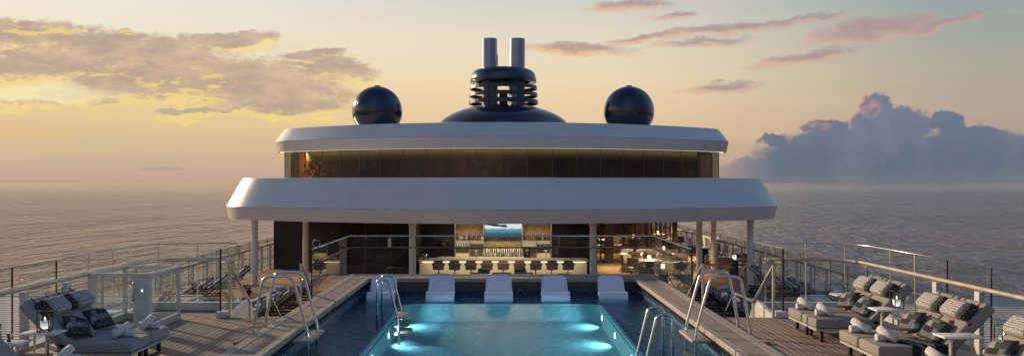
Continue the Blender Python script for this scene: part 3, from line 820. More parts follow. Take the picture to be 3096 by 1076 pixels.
# dim lounge behind the glass
ROOMW = paint('lounge_wall', (.035, .04, .042), .6, var=.5, scale=.4)
SB(MB().box(-8.9, 8.9, 43, 43.2, 2.88, 4.04), 'lounge_wall', ROOMW)
for sg in (-1, 1): SB(MB().box(sg * 8.95, sg * 9.0, 39.2, 60, 2.88, 4.04), 'lounge_wall', ROOMW)
cl = MB()
for x, y, w in ((-7.1, 39, 1.2), (-3.5, 37.6, .55), (2.3, 37.8, .5), (4.6, 38.8, .9), (-1.4, 39, .3), (6.9, 40.5, .5)): cl.box(x - w / 2, x + w / 2, y, y + .4, 2.88, 4.04)
SB(cl, 'lounge_columns', BLACK)
GOLD = paint('lounge_curtain', (.42, .30, .12), .7, var=.3)
SB(MB().box(3.0, 4.1, 39.0, 39.1, 2.88, 4.04).box(-4.7, -4.1, 39.4, 39.5, 2.88, 4.04), 'lounge_curtain', GOLD)
SB(MB().box(-8.5, 8.5, 38.2, 45.9, 2.876, 2.885), 'lounge_floor', BLACK)
cove = plan(*P2, inset=.25)
SB(MB().loft([z3([q for q in cove if q[1] < 60], 4.035), z3([q for q in plan(*P2, inset=.33) if q[1] < 60], 4.035)], False, False, closed=False), 'cove_light', emit('cove', (1, .72, .36, 1), 1.2))
for x in (-6, 0, 6): lamp('lounge_lamp', 'AREA', (x, 38.0 + abs(x) * .25, 4.0), .8, (1, .66, .30), 3.0, (0, 0, 0), sy=.8)
cs_ = MB(); rc = random.Random(5)  # added copper tiles imitate the sunset glint on the left panes
for k in range(26):
    for j in range(9):
        w = 1 - k / 26
        if rc.random() < w * .95 or (k < 5 and rc.random() < .5):
            x = -9.25 + k * .085; y = 39.2 - k * .052
            cs_.box(x, x + .08, y, y + .02, 2.9 + j * .125, 3.02 + j * .125)
COP = paint('copper_glint', (.55, .20, .08), .35, metal=.3, var=.4, scale=3)
SB(cs_, 'glint_tiles', COP)
lamp('glint_fill_lamp', 'AREA', (-8.8, 38.0, 3.95), 40, (1, .55, .25), .5, (R(40), 0, R(-20)))  # added lamp, only brightens the copper tiles
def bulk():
    m, nt, b = newmat('ceiling_glow_band'); x, y, z = sepxyz(nt, world_pos(nt))
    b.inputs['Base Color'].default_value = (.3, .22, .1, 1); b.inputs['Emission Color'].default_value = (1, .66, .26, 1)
    nt.links.new((z.ss(3.60, 4.05).pw(2.0) * .42).s, b.inputs['Emission Strength']); return m  # emission gradient paints golden ceiling light onto an added band
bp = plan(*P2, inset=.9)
SB(MB().loft([z3([q for q in bp if q[1] < 42], 3.62), z3([q for q in bp if q[1] < 42], 4.03)], False, False, closed=False), 'ceiling_glow_band', bulk())
# soffit trim strip
SB(MB().loft([z3(plan(*P1, inset=.22), 4.027), z3(plan(*P1, inset=.30), 4.022)], False, False, closed=False), 'soffit_strip', emit('soffit', (1, .85, .6, 1), 1.2))

# ---- dark walls of the bar pavilion
wall = [(-10.0, 37.7), (-6.55, 35.0), (-3.3, 35.0)]
m_ = MB()
for i in range(2):
    (x0, y0), (x1, y1) = wall[i], wall[i + 1]
    m_.loft([[(x0, y0, z), (x1, y1, z), (x1, y1 + .3, z), (x0, y0 + .3, z)] for z in (LZ + .12, 1.32)])
m_.box(-10.0, -9.8, 38.02, 60, LZ + .002, 1.32)
SB(m_, 'side_wall', DARKWALL)
k_ = MB()
for i in range(2):
    (x0, y0), (x1, y1) = wall[i], wall[i + 1]
    k_.loft([[(x0, y0 - .03, z), (x1, y1 - .03, z), (x1, y1 + .3, z), (x0, y0 + .3, z)] for z in (LZ + .002, LZ + .115)])
SB(k_, 'skirting', WPOST)
d = MB()
for (x, w) in ((-5.55, .02), (-4.5, .02), (-8.0, 0)):
    if w: d.box(x - .02, x + .02, 34.94, 35.0, LZ + .12, 1.1)
d.box(-5.6, -4.45, 34.95, 35.0, 1.02, 1.08); SB(d, 'door_frame', NAVYD)
SB(MB().box(-4.62, -4.5, 34.93, 34.99, .05, .45), 'wall_sign', SATIN)
SB(MB().lathe([(.14, 0), (.165, 0), (.165, .04), (.14, .04)], M=Matrix.Translation((-7.7, 35.72, .18)) @ Matrix.Rotation(R(90), 4, 'X') , seg=28, closed=True), 'porthole_ring', SATIN)
SB(MB().box(-3.3, -3.12, 31.4, 34.98, LZ + .002, 1.32), 'bar_wall', DARKWALL)
SB(MB().box(2.02, 3.55, 34.0, 34.3, LZ + .002, 1.32), 'bar_wall', DARKWALL)

# ------------------------------------------------------------------ columns
COLM = paint('column_paint', (.74, .73, .72), .28, var=.05, scale=.7, coat=.4)
cols = [(-9.41, 32.75, 'at the outer left corner'), (-7.9, 35.0 - .35, 'before the dark left wall'), (-3.15, 30.3, 'left of the bar'), (3.22, 30.3, 'right of the bar'), (7.72, 33.6, 'left of the three on the right'), (9.36, 38.0, 'middle of the three on the right'), (9.47, 32.75, 'at the outer right corner')]
fc = None
for x, y, l in cols:
    L_ = f'round white support column {l} under the lower roof'
    if fc is None:
        fc = thing('support_column', L_, 'column', (x, y, LZ), 0, 'columns carrying the lower roof')
        MB().lathe([(0, 0), (.118, 0), (.118, 2.5), (0, 2.5)], seg=28).build('shaft', COLM, fc, smooth_angle=40)
        MB().lathe([(.119, 0), (.15, 0), (.15, .02), (.119, .03)], seg=28).build('base_ring', SATIN, fc)
        MB().lathe([(.119, 2.4), (.14, 2.4), (.14, 2.53), (.119, 2.53)], seg=28).build('collar', COLM, fc)
    else: dup(fc, (x, y, LZ), 0, L_)

# ------------------------------------------------------------------ domes and funnel
def panel_gloss():
    m, nt, b = newmat('dome_gloss'); x, y, z = sepxyz(nt, coords(nt))
    a = y._m('ARCTAN2', x) * (8 / (2 * PI)); s = (a.fract() - .5).absv().gt(.488).mx((z.absv()).lt(.009))
    n = noise(nt, coords(nt), 1.5, 5)
    nt.links.new(mixc(nt, s, mixc(nt, n, (.008, .014, .040, 1), (.016, .024, .060, 1)), (.004, .004, .006, 1)), b.inputs['Base Color'])
    b.inputs['Roughness'].default_value = .17; b.inputs['Coat Weight'].default_value = .5
    addbump(nt, b, (s * -1.0) + n * .2, .4, .01); return m
DG = panel_gloss()
for x, l in ((-5.50, 'left'), (5.62, 'right')):
    t = thing('radome', f'glossy dark blue satellite dome on the {l} of the upper roof', 'dome', (x, 38, 5.06), group='satellite domes on the roof')
    rr = 1.106; prof = [(rr * math.sin(R(a)), -rr * math.cos(R(a))) for a in range(30, 181, 6)]; prof[-1] = (0, rr)
    o = MB().lathe(prof, seg=48).build('dome', DG, t); o.location = (0, 0, .78)
    MB().lathe([(.2, 0), (.6, 0), (.57, -.0), (.57, .02), (.2, .02)], seg=30).build('pedestal', NAVYD, t)
    MB().lathe([(0, .05), (.12, .04), (.14, 0)], (0, 0, .78 + rr - .01), 16).build('cap', NAVYD, t)
t = thing('funnel', 'dark blue louvred ship funnel with twin silver exhaust pipes', 'funnel', (0.08, 41, 5.06))
FS = 41 / 40
prof = [(3.25, 0)] + [(3.25 * math.cos(R(a)), 1.37 * math.sin(R(a))) for a in range(5, 90, 5)] + [(0, 1.37)]
MB().lathe(prof, seg=72).build('base_dome', NAVY, t, smooth_angle=50)
def zz_(py): return 2.7 + (552 - py) * 41 / 2600 - 5.06
for i, (a, b, rr) in enumerate(((304, 317, 1.66), (283, 294.5, 1.635), (261, 272.5, 1.61))):
    z0, z1 = zz_(b), zz_(a)
    o = MB().lathe([(rr - .09, z0 + .01), (rr, z0), (rr - .015, z1), (rr - .11, z1 - .01)], seg=40, closed=True, smooth=False).build('louvre_ring', NAVYD, t, bevel=.02)
    o = None
pc = [(1.30, zz_(251) + .03), (1.58, zz_(251)), (1.57, zz_(240)), (1.52, zz_(226)), (1.38, zz_(216)), (1.12, zz_(210)), (.8, zz_(208)), (0, zz_(207.5))]
MB().lathe(pc, seg=40).build('hood', NAVY, t)
vp = MB()
for a in (R(62), R(118), R(242), R(298)):
    vp.box(-.03, .03, -.03, .03, zz_(330), zz_(250), Matrix.Translation((1.44 * math.cos(a), 1.44 * math.sin(a), 0)) @ Matrix.Rotation(a, 4, 'Z'))
vp.box(-.2, .2, .3, .6, zz_(330), zz_(272))
vp.build('inner_supports', NAVYD, t)
PIPE = paint('exhaust_steel', (.30, .33, .43), .30, metal=.55, var=.08, scale=1.5)
for x in (-.66, .66):
    for yy_, xo, top in ((0, 0, 120), (1.3, -.035 * (1 if x > 0 else -1), 155)):
        zt = zz_(top)
        MB().lathe([(.36, .6), (.36, zt), (.345, zt + .01), (.32, zt), (.32, zt - .6), (0, zt - .62)], seg=32).build('exhaust_pipe', PIPE, t, smooth_angle=40, loc=(x + xo, yy_ - .1, 0))

# ------------------------------------------------------------------ bar
WOOD = paint('bar_wood', (.36, .27, .17), .5, var=.35, scale=8, bump=.2)
BARW = paint('bar_counter', (.62, .56, .46), .4, var=.06, scale=2)
bar = thing('bar_counter', 'long pale bar counter lit from under its top edge', 'bar counter', (0.08, 31.6, LZ))
MB().box(-3.1, 3.05, 0, .5, 0.002, 1.0).build('front_panel', BARW, bar)
MB().box(-3.14, 3.09, -.22, .62, 1.02, 1.09).build('counter_top', paint('counter_top', (.42, .37, .31), .3), bar)
MB().box(-3.0, 3.0, -.03, -.005, .985, 1.0).build('light_strip', emit('bar_strip', (1, .78, .48, 1), 2.5), bar)
lamp('bar_strip_lamp', 'AREA', (0.08, 31.12, -.25), 17, (1, .76, .46), 5.8, (R(48), 0, 0), sy=.05)
bb = thing('back_bar', 'wooden back bar wall with lit shelves around the screen', 'back bar', (0.08, 34.2, LZ))
MB().box(-1.92, 1.94, 0, .1, 0, 2.52).build('back_panel', WOOD, bb)
def shelf(x0, x1, z, nm='shelf'): MB().box(x0, x1, -.28, -.002, z - .02, z).build(nm, SATIN, bb)
zs = lambda py: 2.7 - (py - 552) * 34.0 / 2600 - LZ
def xs(px): return (px - 1517) * 34.0 / 2600 - .08
shelf(xs(1377), xs(1461), zs(725.5)); shelf(xs(1580), xs(1665), zs(725.5)); shelf(xs(1463), xs(1579), zs(775.5)); shelf(xs(1463), xs(1579), zs(762)); shelf(xs(1377), xs(1461), zs(746)); shelf(xs(1580), xs(1665), zs(746))
up = MB()
for px in (1376, 1462, 1579, 1666, 1420, 1622): up.box(xs(px) - .02, xs(px) + .02, -.27, -.003, .9, zs(725.5) - .022 if px in (1420, 1622) else 2.5)
up.build('uprights', SATIN, bb)
BL = emit('shelf_glow', (1, .80, .50, 1), .35); BL2 = emit('shelf_glow_bright', (1, .88, .66, 1), .7)
for x0, x1, y0, y1, m in ((1378, 1418, 727, 745, BL), (1422, 1460, 727, 738, BL), (1581, 1620, 727, 745, BL), (1624, 1664, 727, 738, BL), (1465, 1577, 751, 774, BL2), (1378, 1418, 766, 783, BL), (1624, 1664, 766, 783, BL)):
    MB().box(xs(x0), xs(x1), -.012, -.004, zs(y1), zs(y0)).build('lit_panel', m, bb)
lamp('back_bar_lamp', 'AREA', (0, 33.3, 1.25), 68, (1, .76, .46), 3.4, (R(-20), 0, 0), sy=.2)
lamp('bar_work_lamp', 'AREA', (0, 32.6, 1.25), 40, (1, .76, .46), 5, (0, 0, 0), sy=.2)
# television
tv = thing('television', 'wall screen above the back bar showing a blue seascape', 'television', (xs(1521) + .08, 34.1, zs(724) + LZ))
MB().box(-.75, .75, .0, .06, 0, .80).build('casing', BLACK, tv)
def tvm():
    m, nt, b = newmat('screen_picture'); x, y, z = sepxyz(nt, coords(nt))
    n = noise(nt, comb(nt, x * 3.0, z * 9.0), 1.5, 5, .6)
    t_ = z + .12 + (n - .5) * .16
    c = mixc(nt, t_.ss(.12, .30), (.002, .006, .008, 1), (.01, .09, .14, 1)); c = mixc(nt, t_.ss(.30, .50), c, (.10, .30, .38, 1)); c = mixc(nt, t_.ss(.50, .60), c, (.75, .82, .82, 1))
    hill = (z + x * .12 - n * .10)
    c = mixc(nt, hill.gt(.44) * hill.lt(.53) * x.lt(.15), c, (.02, .035, .03, 1))
    sp_ = noise(nt, comb(nt, x * 9.0, z * 22.0, 2.0), 2, 3); c = mixc(nt, sp_.gt(.68) * z.lt(.24), c, (.5, .55, .55, 1))
    nt.links.new(c, b.inputs['Emission Color']); b.inputs['Emission Strength'].default_value = .95; b.inputs['Base Color'].default_value = (.01, .01, .01, 1); b.inputs['Roughness'].default_value = .1
    return m
MB().box(-.735, .735, -.006, -.001, .015, .785).build('screen', tvm(), tv)
# bottles
BM_ = [paint('bottle_' + n, c, .12, spec=.8) for n, c in (('amber', (.22, .07, .015)), ('dark', (.015, .012, .01)), ('red', (.25, .015, .012)), ('green', (.02, .05, .025)), ('honey', (.45, .24, .06)), ('clear', (.6, .55, .45)))]
BN = ['amber', 'dark', 'red', 'green', 'honey', 'clear']
BG = []
for i in range(6):
    for tall in (0, 1):
        h = .27 if tall else .22; r = .030 if tall else .036
        mb = MB().lathe([(0, 0), (r, 0), (r, h * .55), (r * .85, h * .63), (r * .36, h * .74), (r * .32, h), (0, h)], seg=10)
        o = mb.build('bottle', BM_[i]); BG.append((o, i, tall))
used = set()
def bottle(x, y, z, i, tall, label, group):
    src = BG[i * 2 + tall][0]
    if src.name not in used and src not in used:
        used.add(src); o = src
    else: o = src.copy(); C.objects.link(o)
    o.location = (x, y, z); tag(o, label, 'bottle', group)
rb = random.Random(3)
def row(px0, px1, n, py, where, grp, y=33.98):
    for k in range(n):
        px = px0 + (px1 - px0) * k / (n - 1) + rb.uniform(-.6, .6); i = rb.choice([0, 1, 1, 2, 3, 4, 0, 5]); tall = rb.randint(0, 1)
        bottle(xs(px) + .08, y, zs(py) + LZ + .001, i, tall, f'{["short", "tall"][tall]} {BN[i]} bottle, {ORD[k]} from the left on the {where}', grp)
row(1383, 1458, 12, 725.5, 'upper shelf left of the screen', 'bottles on the upper left shelf')
row(1584, 1661, 13, 725.5, 'upper shelf right of the screen', 'bottles on the upper right shelf')
row(1469, 1574, 17, 762, 'upper lit shelf under the screen', 'bottles on the lit shelves')
row(1469, 1574, 17, 775.5, 'lower lit shelf under the screen', 'bottles on the lit shelves')
# spare unused source bottles are given a place on the counter end
for o, i, tall in BG:
    if o not in used: bpy.data.objects.remove(o)
# glasses on the side shelves
gm = glassmat('glassware', tint=(.8, .8, .78), base=.12)
g0 = MB().lathe([(0, 0), (.03, 0), (.034, .12), (.03, .12), (.027, .01), (0, .01)], seg=10).build('glass_tumbler', gm)
first = True
for side, a, b in (('left', 1381, 1415), ('right', 1627, 1661)):
    for k in range(6):
        o = g0 if first else g0.copy()
        if not first: C.objects.link(o)
        first = False
        o.location = (xs(a + (b - a) * k / 5) + .08, 34.0, zs(746) + LZ + .001)
        tag(o, f'clear tumbler, {ORD[k]} from the left on the {side} glass shelf', 'glass', 'tumblers on the side shelves')
# espresso machine, taps, ice bucket
t = thing('coffee_machine', 'black coffee machine on the back counter under the right shelf', 'coffee machine', (xs(1592) + .08, 33.4, -.2))
MB().box(-2.6, .9, -.12, .75, -.06, 0).build('counter_slab', BARW, bb, loc=(.0, -.78, .98))
MB().rbox(-.13, .13, -.1, .15, .0, .42, .02).build('body', BLACK, t); MB().box(-.07, .07, -.112, -.101, .24, .33).build('panel', SATIN, t); MB().tube([(0, -.12, .16), (0, -.2, .15)], .02).build('spout', SATIN, t)
for px, l in ((1441, 'left'), (1648, 'right')):
    t = thing('beer_tap', f'slim steel double tap on the {l} of the back counter', 'tap', (xs(px) + .08, 33.2, -.2), group='taps on the back counter')
    MB().tube([(0, 0, 0), (0, 0, .28)], .018).build('stem', SATIN, t); MB().tube([(-.09, 0, .28), (.09, 0, .28)], .014).build('cross_bar', SATIN, t)
t = thing('ice_bucket', 'steel ice bucket with two bottle necks at the left end of the bar', 'ice bucket', (-2.85, 31.75, -.11))
MB().lathe([(0, 0), (.07, 0), (.09, .17), (.085, .17), (.065, .01), (0, .01)], seg=18).build('bucket', SATIN, t)
b_ = BG[3][0] if False else None
o = MB().lathe([(0, 0), (.03, 0), (.03, .16), (.011, .2), (.010, .27), (0, .27)], seg=10).build('bottle', BM_[1]); o.location = (-2.70, 31.72, -.108); tag(o, 'dark bottle standing beside the ice bucket', 'bottle')
# round dark mirror left of the back bar
o = MB().lathe([(0, 0), (.155, 0), (.17, .02), (0, .02)], M=Matrix.Rotation(R(90), 4, 'X'), seg=30).build('round_mirror', paint('dark_mirror', (.01, .008, .006), .1)); o.location = (-2.35, 33.95, .24); tag(o, 'small round black mirror on the dark wall left of the bar', 'mirror')
SB(MB().box(-3.1, -1.87, 34.0, 34.3, LZ, 1.32), 'bar_wall', DARKWALL)
SB(MB().box(-3.1, 3.3, 34.32, 34.5, LZ, 1.32), 'bar_wall', DARKWALL)

# bar stools
ST = paint('stool_leather', (.17, .10, .075), .5, var=.2, scale=9)
STC = paint('stool_cushion', (.14, .115, .10), .8, var=.1, scale=9)
x0s = (1240 + 370 / 4.293 - 1517) * 30.7 / 2600; dx = 48.9 * 30.7 / 2600
s0 = None
for k in range(9):
    L_ = f'brown leather bar stool, {ORD[k]} from the left at the lit bar'
    loc = (x0s + dx * k, 30.75, LZ)
    if s0 is None:
        s0 = thing('bar_stool', L_, 'bar stool', loc, 0, 'bar stools along the counter')
        MB().rbox(-.19, .19, -.2, .2, .80, .87, .03).build('seat', STC, s0)
        b = MB().rbox(-.20, .20, -.27, -.21, .82, 1.07, .025); b.rbox(-.235, -.185, -.25, .1, .97, 1.03, .02); b.rbox(.185, .235, -.25, .1, .97, 1.03, .02); b.build('back_shell', ST, s0)
        MB().rbox(-.17, .17, -.25, -.17, 1.02, 1.15, .035).build('back_cushion', STC, s0)
        MB().tube([(0, 0, .02), (0, 0, .8)], .022).build('post', BLACK, s0)
        MB().lathe([(0, .022), (.19, .012), (.2, 0.002)], seg=20).build('base', BLACK, s0)
        MB().tube([(.15 * math.cos(R(a)), .15 * math.sin(R(a)), .28) for a in range(0, 361, 24)], .01, 6).build('foot_ring', BLACK, s0)
    else: dup(s0, loc, 0, L_)

# sofa and armchairs before the bar
SOF = paint('sofa_fabric', (.12, .105, .10), .9, var=.12, bump=.3, bscale=200)
t = thing('sofa', 'long low grey sofa facing away between pool and bar', 'sofa', (0.0, 28.4, LZ))
MB().rbox(-1.05, 1.05, -.4, .45, .12, .42, .05).build('seat', SOF, t); MB().rbox(-1.05, 1.05, -.42, -.2, .3, .84, .05).build('backrest', SOF, t)
for x, m, l in ((-.72, SOF, 'back_cushion'), (0, STC, 'back_cushion'), (.72, SOF, 'back_cushion')): MB().rbox(x - .33, x + .33, -.3, -.12, .42, .96, .06).build(l, m, t)
for x in (-.95, .95):
    for y in (-.32, .36): MB().box(x - .03, x + .03, y - .03, y + .03, 0.002, .13).build('leg', BLACK, t)
for x, l in ((-.6, 'left'), (.62, 'right')):
    o = MB().rbox(-.2, .2, -.06, .06, -.2, .2, .05, 4).build('cushion', BLACK); o.location = (x, 28.28, -.35 + .03); o.rotation_euler = (R(-10), R(8 if x < 0 else -6), 0); tag(o, f'black scatter cushion on the {l} half of the sofa', 'cushion', 'black cushions on the sofa')
ac = None
for x, l in ((-2.0, 'left'), (2.05, 'right')):
    L_ = f'low tub armchair with tan cushion to the {l} of the sofa'
    if ac is None:
        ac = thing('armchair', L_, 'armchair', (x, 28.4, LZ), 0, 'armchairs beside the sofa')
        MB().rbox(-.33, .33, -.32, .32, .2, .42, .05).build('seat', SOF, ac); b = MB().rbox(-.33, .33, -.36, -.26, .3, .80, .04); b.rbox(-.37, -.30, -.3, .3, .3, .62, .03); b.rbox(.30, .37, -.3, .3, .3, .62, .03); b.build('backrest', SOF, ac)
        MB().rbox(-.24, .24, -.27, -.14, .5, .93, .06, 4).build('back_cushion', paint('tan_fabric', (.30, .24, .17), .9), ac)
        for a in (-.27, .27):
            for y in (-.26, .26): MB().box(a - .02, a + .02, y - .02, y + .02, 0.002, .21).build('leg', BLACK, ac)
    else: dup(ac, (x, 28.4, LZ), 0, L_)
for x, l in ((-3.75, 'left'), (3.9, 'right')):
    t = thing('coffee_table', f'low pale table behind the {l} end of the pool glass', 'table', (x, 27.6, LZ), group='low tables behind the pool')
    MB().lathe([(0, .58), (.36, .58), (.37, .60), (.36, .62), (0, .62)], seg=24).build('table_top', TABTOP, t); MB().tube([(0, 0, .01), (0, 0, .58)], .03).build('stem', BLACK, t); MB().lathe([(0, .02), (.2, .01), (.2, 0.002), (0, 0.002)], seg=18).build('base', BLACK, t)

# warm ceiling lamps below the lower roof
for x, y, e in ((-8.7, 35.2, 15), (-5.2, 33.6, 16), (6.0, 34.6, 80), (7.2, 37.4, 100), (5.6, 39.0, 110), (9.6, 44, 130), (9.6, 52, 150), (9.6, 62, 200), (5.5, 47.5, 130), (0, 30, 20)):
    lamp('ceiling_lamp', 'AREA', (x, y, 1.31), e, (1, .70, .40), .6, (0, 0, 0), spread=R(120))

# restaurant glazing on the right
t = thing('restaurant_glazing', 'dark framed glass wall of the restaurant behind the dining tables', 'glass wall', (7.0, 44, LZ))
gw = [(-3.1, 0), (.4, 0), (2.3, 2.2)]
cnt = [6, 6]
for i in range(2):
    a, b = Vector(gw[i]), Vector(gw[i + 1])
    for k in range(cnt[i]):
        p, q = a.lerp(b, k / cnt[i]), a.lerp(b, (k + 1) / cnt[i])
        g = MB(); g.loft([[(p.x, p.y, z), (q.x, q.y, z)] for z in (.05, 2.5)], False, False, closed=False); g.build('glass_panel', glassmat('restaurant_glass', tint=(.6, .55, .48), refl=.8) if (i, k) == (0, 0) else bpy.data.materials['restaurant_glass'], t)
        thick = k in (0,) or (i == 1 and k == 5)
        w = .10 if (i == 1 and k == 0) else .035
        MB().box(p.x - w, p.x + w, p.y - .06, p.y + .06, 0.002, 2.5).build('mullion', DBROWN, t)
MB().box(2.2, 2.42, 2.1, 2.4, .002, 2.5).build('corner_post', DBROWN, t)
MB().box(-3.1, .4, -.05, .05, 2.3, 2.52).build('head_beam', DBROWN, t)
SB(MB().box(3.85, 9.2, 52, 52.2, LZ, 1.32).box(3.6, 3.84, 34.6, 52, LZ, 1.32), 'restaurant_wall', paint('restaurant_wall', (.14, .10, .07), .6, var=.5, scale=1.5))
t = thing('brown_pillar', 'square dark brown pillar left of the dining tables', 'pillar', (5.22, 41.9, LZ)); MB().box(-.2, .2, -.2, .2, .002, 2.52).build('shaft', DBROWN, t); MB().box(-.24, .24, -.24, .24, .002, .1).build('plinth', BLACK, t)

# ------------------------------------------------------------------ dining furniture
def make_chair(label, light, loc, rz):
    t = thing('dining_chair', label, 'chair', loc, rz, 'dining chairs under the lower roof')
    fm = SATIN if light else DBROWN; wm_ = WOVENL if light else WOVEN
    for x in (-.27, .27):
        MB().bar((x, -.24, .01), (x, .24, .62), .022).bar((x, .24, .01), (x, -.24, .44), .022).build('cross_leg', fm, t)
        MB().bar((x, -.26, .42), (x, -.30, .86), .024).bar((x, -.27, .63), (x, .22, .63), .05, .02).build('arm_frame', fm, t)
    MB().rbox(-.26, .26, -.25, .24, .42, .48, .02, 2).build('seat', wm_, t)
    MB().rbox(-.27, .27, -.305, -.265, .54, .88, .012, 2).build('backrest', wm_, t)
    return t
CH = {}
def chair(label, light, x, y, rz, sm=False):
    if light not in CH: CH[light] = make_chair(label, light, (x, y, LZ), rz); return
    dup(CH[light], (x, y, LZ), rz, label)
def round_table(x, y, where, r=.55, n=4, a0=45, sett=True):
    t = thing('dining_table', f'round pale dining table {where}', 'dining table', (x, y, LZ), 0, 'dining tables under the lower roof')
    MB().lathe([(0, .715), (r - .01, .715), (r, .728), (r - .01, .74), (0, .74)], seg=32).build('table_top', LINEN, t)
    MB().box(-.16, .16, -.16, .16, .03, .714).build('pedestal', DBROWN, t); MB().box(-.24, .24, -.24, .24, .002, .028).build('base', DBROWN, t)
    sides = ['front left', 'front right', 'rear right', 'rear left']
    for k in range(n):
        a = R([225, 315, 45, 135][k] + a0 - 45); d = r + .28
        cx, cy = x + d * math.cos(a), y + d * math.sin(a)
        chair(f'{"pale" if (k % 2) else "brown striped"} armchair at {sides[k]} of the round table {where}', k % 2 == 1, cx, cy, a + PI / 2)
    if sett:
        for k in range(4):
            a = R([225, 315, 45, 135][k] + a0 - 45); px, py = x + (r - .2) * math.cos(a), y + (r - .2) * math.sin(a)
            o = MB().lathe([(0, .004), (.08, .004), (.13, .02), (.132, .022), (.08, .0), (0, 0)], (0, 0, 0), 18).build('plate', TABTOP); o.location = (px, py, LZ + .742)
            tag(o, f'white plate at {sides[k]} of the table {where}', 'plate', 'plates on the dining tables')
            o = MB().lathe([(0, 0), (.035, 0), (.006, .01), (.006, .09), (.035, .12), (.04, .19), (.037, .19), (.032, .12), (0, .1)], (0, 0, 0), 12).build('wine_glass', gm); o.location = (px + .1 * math.cos(a + 1.9), py + .1 * math.sin(a + 1.9), LZ + .742)
            tag(o, f'stemmed glass at {sides[k]} of the table {where}', 'wine glass', 'glasses on the dining tables')
def lantern_small(x, y, where):
    o = thing('table_lantern', f'small glowing white lantern {where}', 'lantern', (x, y, LZ), group='glowing lanterns of the dining area')
    MB().lathe([(0, 0), (.07, 0), (.08, .06), (.08, .14), (.05, .18), (0, .18)], (0, 0, .742), 14).build('globe', LG, o)
    MB().lathe([(.03, 0), (.045, 0), (.045, .03), (.03, .03)], (0, 0, .92), 12).build('collar', SATIN, o)
LG = emit('lantern_glow', (1, .88, .72, 1), 1.4)
round_table(5.94, 31.7, 'nearest the pool')
round_table(6.05, 35.3, 'just behind the nearest one')
round_table(9.6, 35.6, 'behind the outer right column', a0=60)
round_table(9.9, 42.0, 'third along the railing', a0=50)
spots = [(9.3, 47.5, 'fourth along the railing'), (9.6, 53, 'fifth along the railing'), (9.3, 59, 'sixth along the railing'), (9.7, 66, 'seventh along the railing'), (7.6, 40.4, 'before the restaurant glass'), (5.8, 48.0, 'left inside the restaurant'), (7.6, 49.5, 'right inside the restaurant')]
for x, y, w in spots: round_table(x, y, w, a0=50, sett=(y < 45))
t = thing('long_table', 'long narrow dining table set for many behind the round tables', 'dining table', (6.75, 38.2, LZ))
MB().box(-1.45, 1.45, -.4, .4, .71, .745).build('table_top', LINEN, t)
for x in (-1.35, 1.35):
    for y in (-.32, .32): MB().box(x - .03, x + .03, y - .03, y + .03, .002, .709).build('leg', DBROWN, t)
for k in range(4):
    x = 5.72 + .68 * k
    chair(f'dark folding armchair, {ORD[k]} from the left on the near side of the long table', False, x, 37.5, 0)
    chair(f'dark folding armchair, {ORD[k]} from the left on the far side of the long table', False, x, 38.9, PI)
    o = MB().lathe([(0, .004), (.08, .004), (.13, .02), (.08, .0), (0, 0)], (0, 0, 0), 18).build('plate', TABTOP); o.location = (x, 38.0, LZ + .747); tag(o, f'white plate, {ORD[k]} from the left on the long table', 'plate', 'plates on the dining tables')
    o = MB().rbox(-.05, .05, -.03, .03, 0, .12, .02, 2).build('folded_napkin', BLACK); o.location = (x, 38.3, LZ + .747); tag(o, f'dark folded napkin, {ORD[k]} from the left on the long table', 'napkin', 'napkins on the long table')
for x, y, w in ((5.94, 31.7, 'on the table nearest the pool'), (6.05, 35.3, 'on the second table behind the pool end'), (7.6, 40.4, 'on the table before the restaurant glass'), (9.75, 42.2, 'on the third table along the right railing'), (9.3, 47.5, 'on the fourth table along the right railing'), (9.6, 53, 'on the fifth table along the right railing'), (9.3, 59, 'on the sixth table along the right railing'), (9.7, 66, 'on the seventh table along the right railing'), (9.6, 35.5, 'on the table behind the outer right column'), (5.8, 48, 'on the left table inside the restaurant'), (7.6, 49.5, 'on the right table inside the restaurant')):
    lantern_small(x, y, w)

# ------------------------------------------------------------------ loungers on the lower deck
def make_lounger(label, loc, rz):
    t = thing('sun_lounger', label, 'sun lounger', loc, rz, 'striped loungers on the lower deck')
    # local: foot at -x, head at +x
    fr = MB()
    for y in (-.32, .32): fr.bar((-.95, y, .30), (.95, y, .30), .035, .05)
    for x in (-.95, .1, .95): fr.bar((x, -.32, .30), (x, .32, .30), .035, .05)
    fr.build('frame', BLACK, t)
    for y in (-.32, .32):
        MB().bar((-.85, y, .28), (-.85, y, .01), .035).build('leg', BLACK, t)
        MB().bar((.7, y, .28), (.85, y, .10), .035).build('leg', BLACK, t)
        MB().lathe([(0, 0), (.09, 0), (.09, .05), (0, .05)], M=Matrix.Translation((.85, y * 1.12, .095)) @ Matrix.Rotation(R(90), 4, 'X'), seg=16).build('wheel', BLACK, t)
    bk = MB()
    for y in (-.3, .3): bk.bar((.15, y, .33), (.92, y, .92), .03); bk.bar((.45, y, .30), (.72, y, .76), .02)
    for k in range(9): w = k / 8; bk.bar((.2 + .7 * w, -.3, .36 + .54 * w), (.2 + .7 * w, .3, .36 + .54 * w), .012)
    for k in range(7): y = -.25 + .5 * k / 6; bk.bar((.3, y, .31), (.72 , y, .72), .01)
    bk.build('back_frame', BLACK, t)
    MB().rbox(-.95, .12, -.30, .30, .335, .43, .03).build('cushion', STRIPE, t)
    M = Matrix.Translation((.14, 0, .36)) @ Matrix.Rotation(-math.atan2(.59, .77), 4, 'Y')
    MB().rbox(0, .98, -.30, .30, .03, .13, .03, M=M).build('back_cushion', STRIPE, t)
    pts = [(M @ Vector((.88, y, .14))) for y in (-.3, -.29, .29, .3)]
    MB().tube(pts, [.035, .05, .05, .035], 12).build('head_roll', STRIPE, t)
    return t
LO = None
def lounger(label, x, y, rz):
    global LO
    if LO is None: LO = make_lounger(label, (x, y, LZ), rz); return
    dup(LO, (x, y, LZ), rz, label)
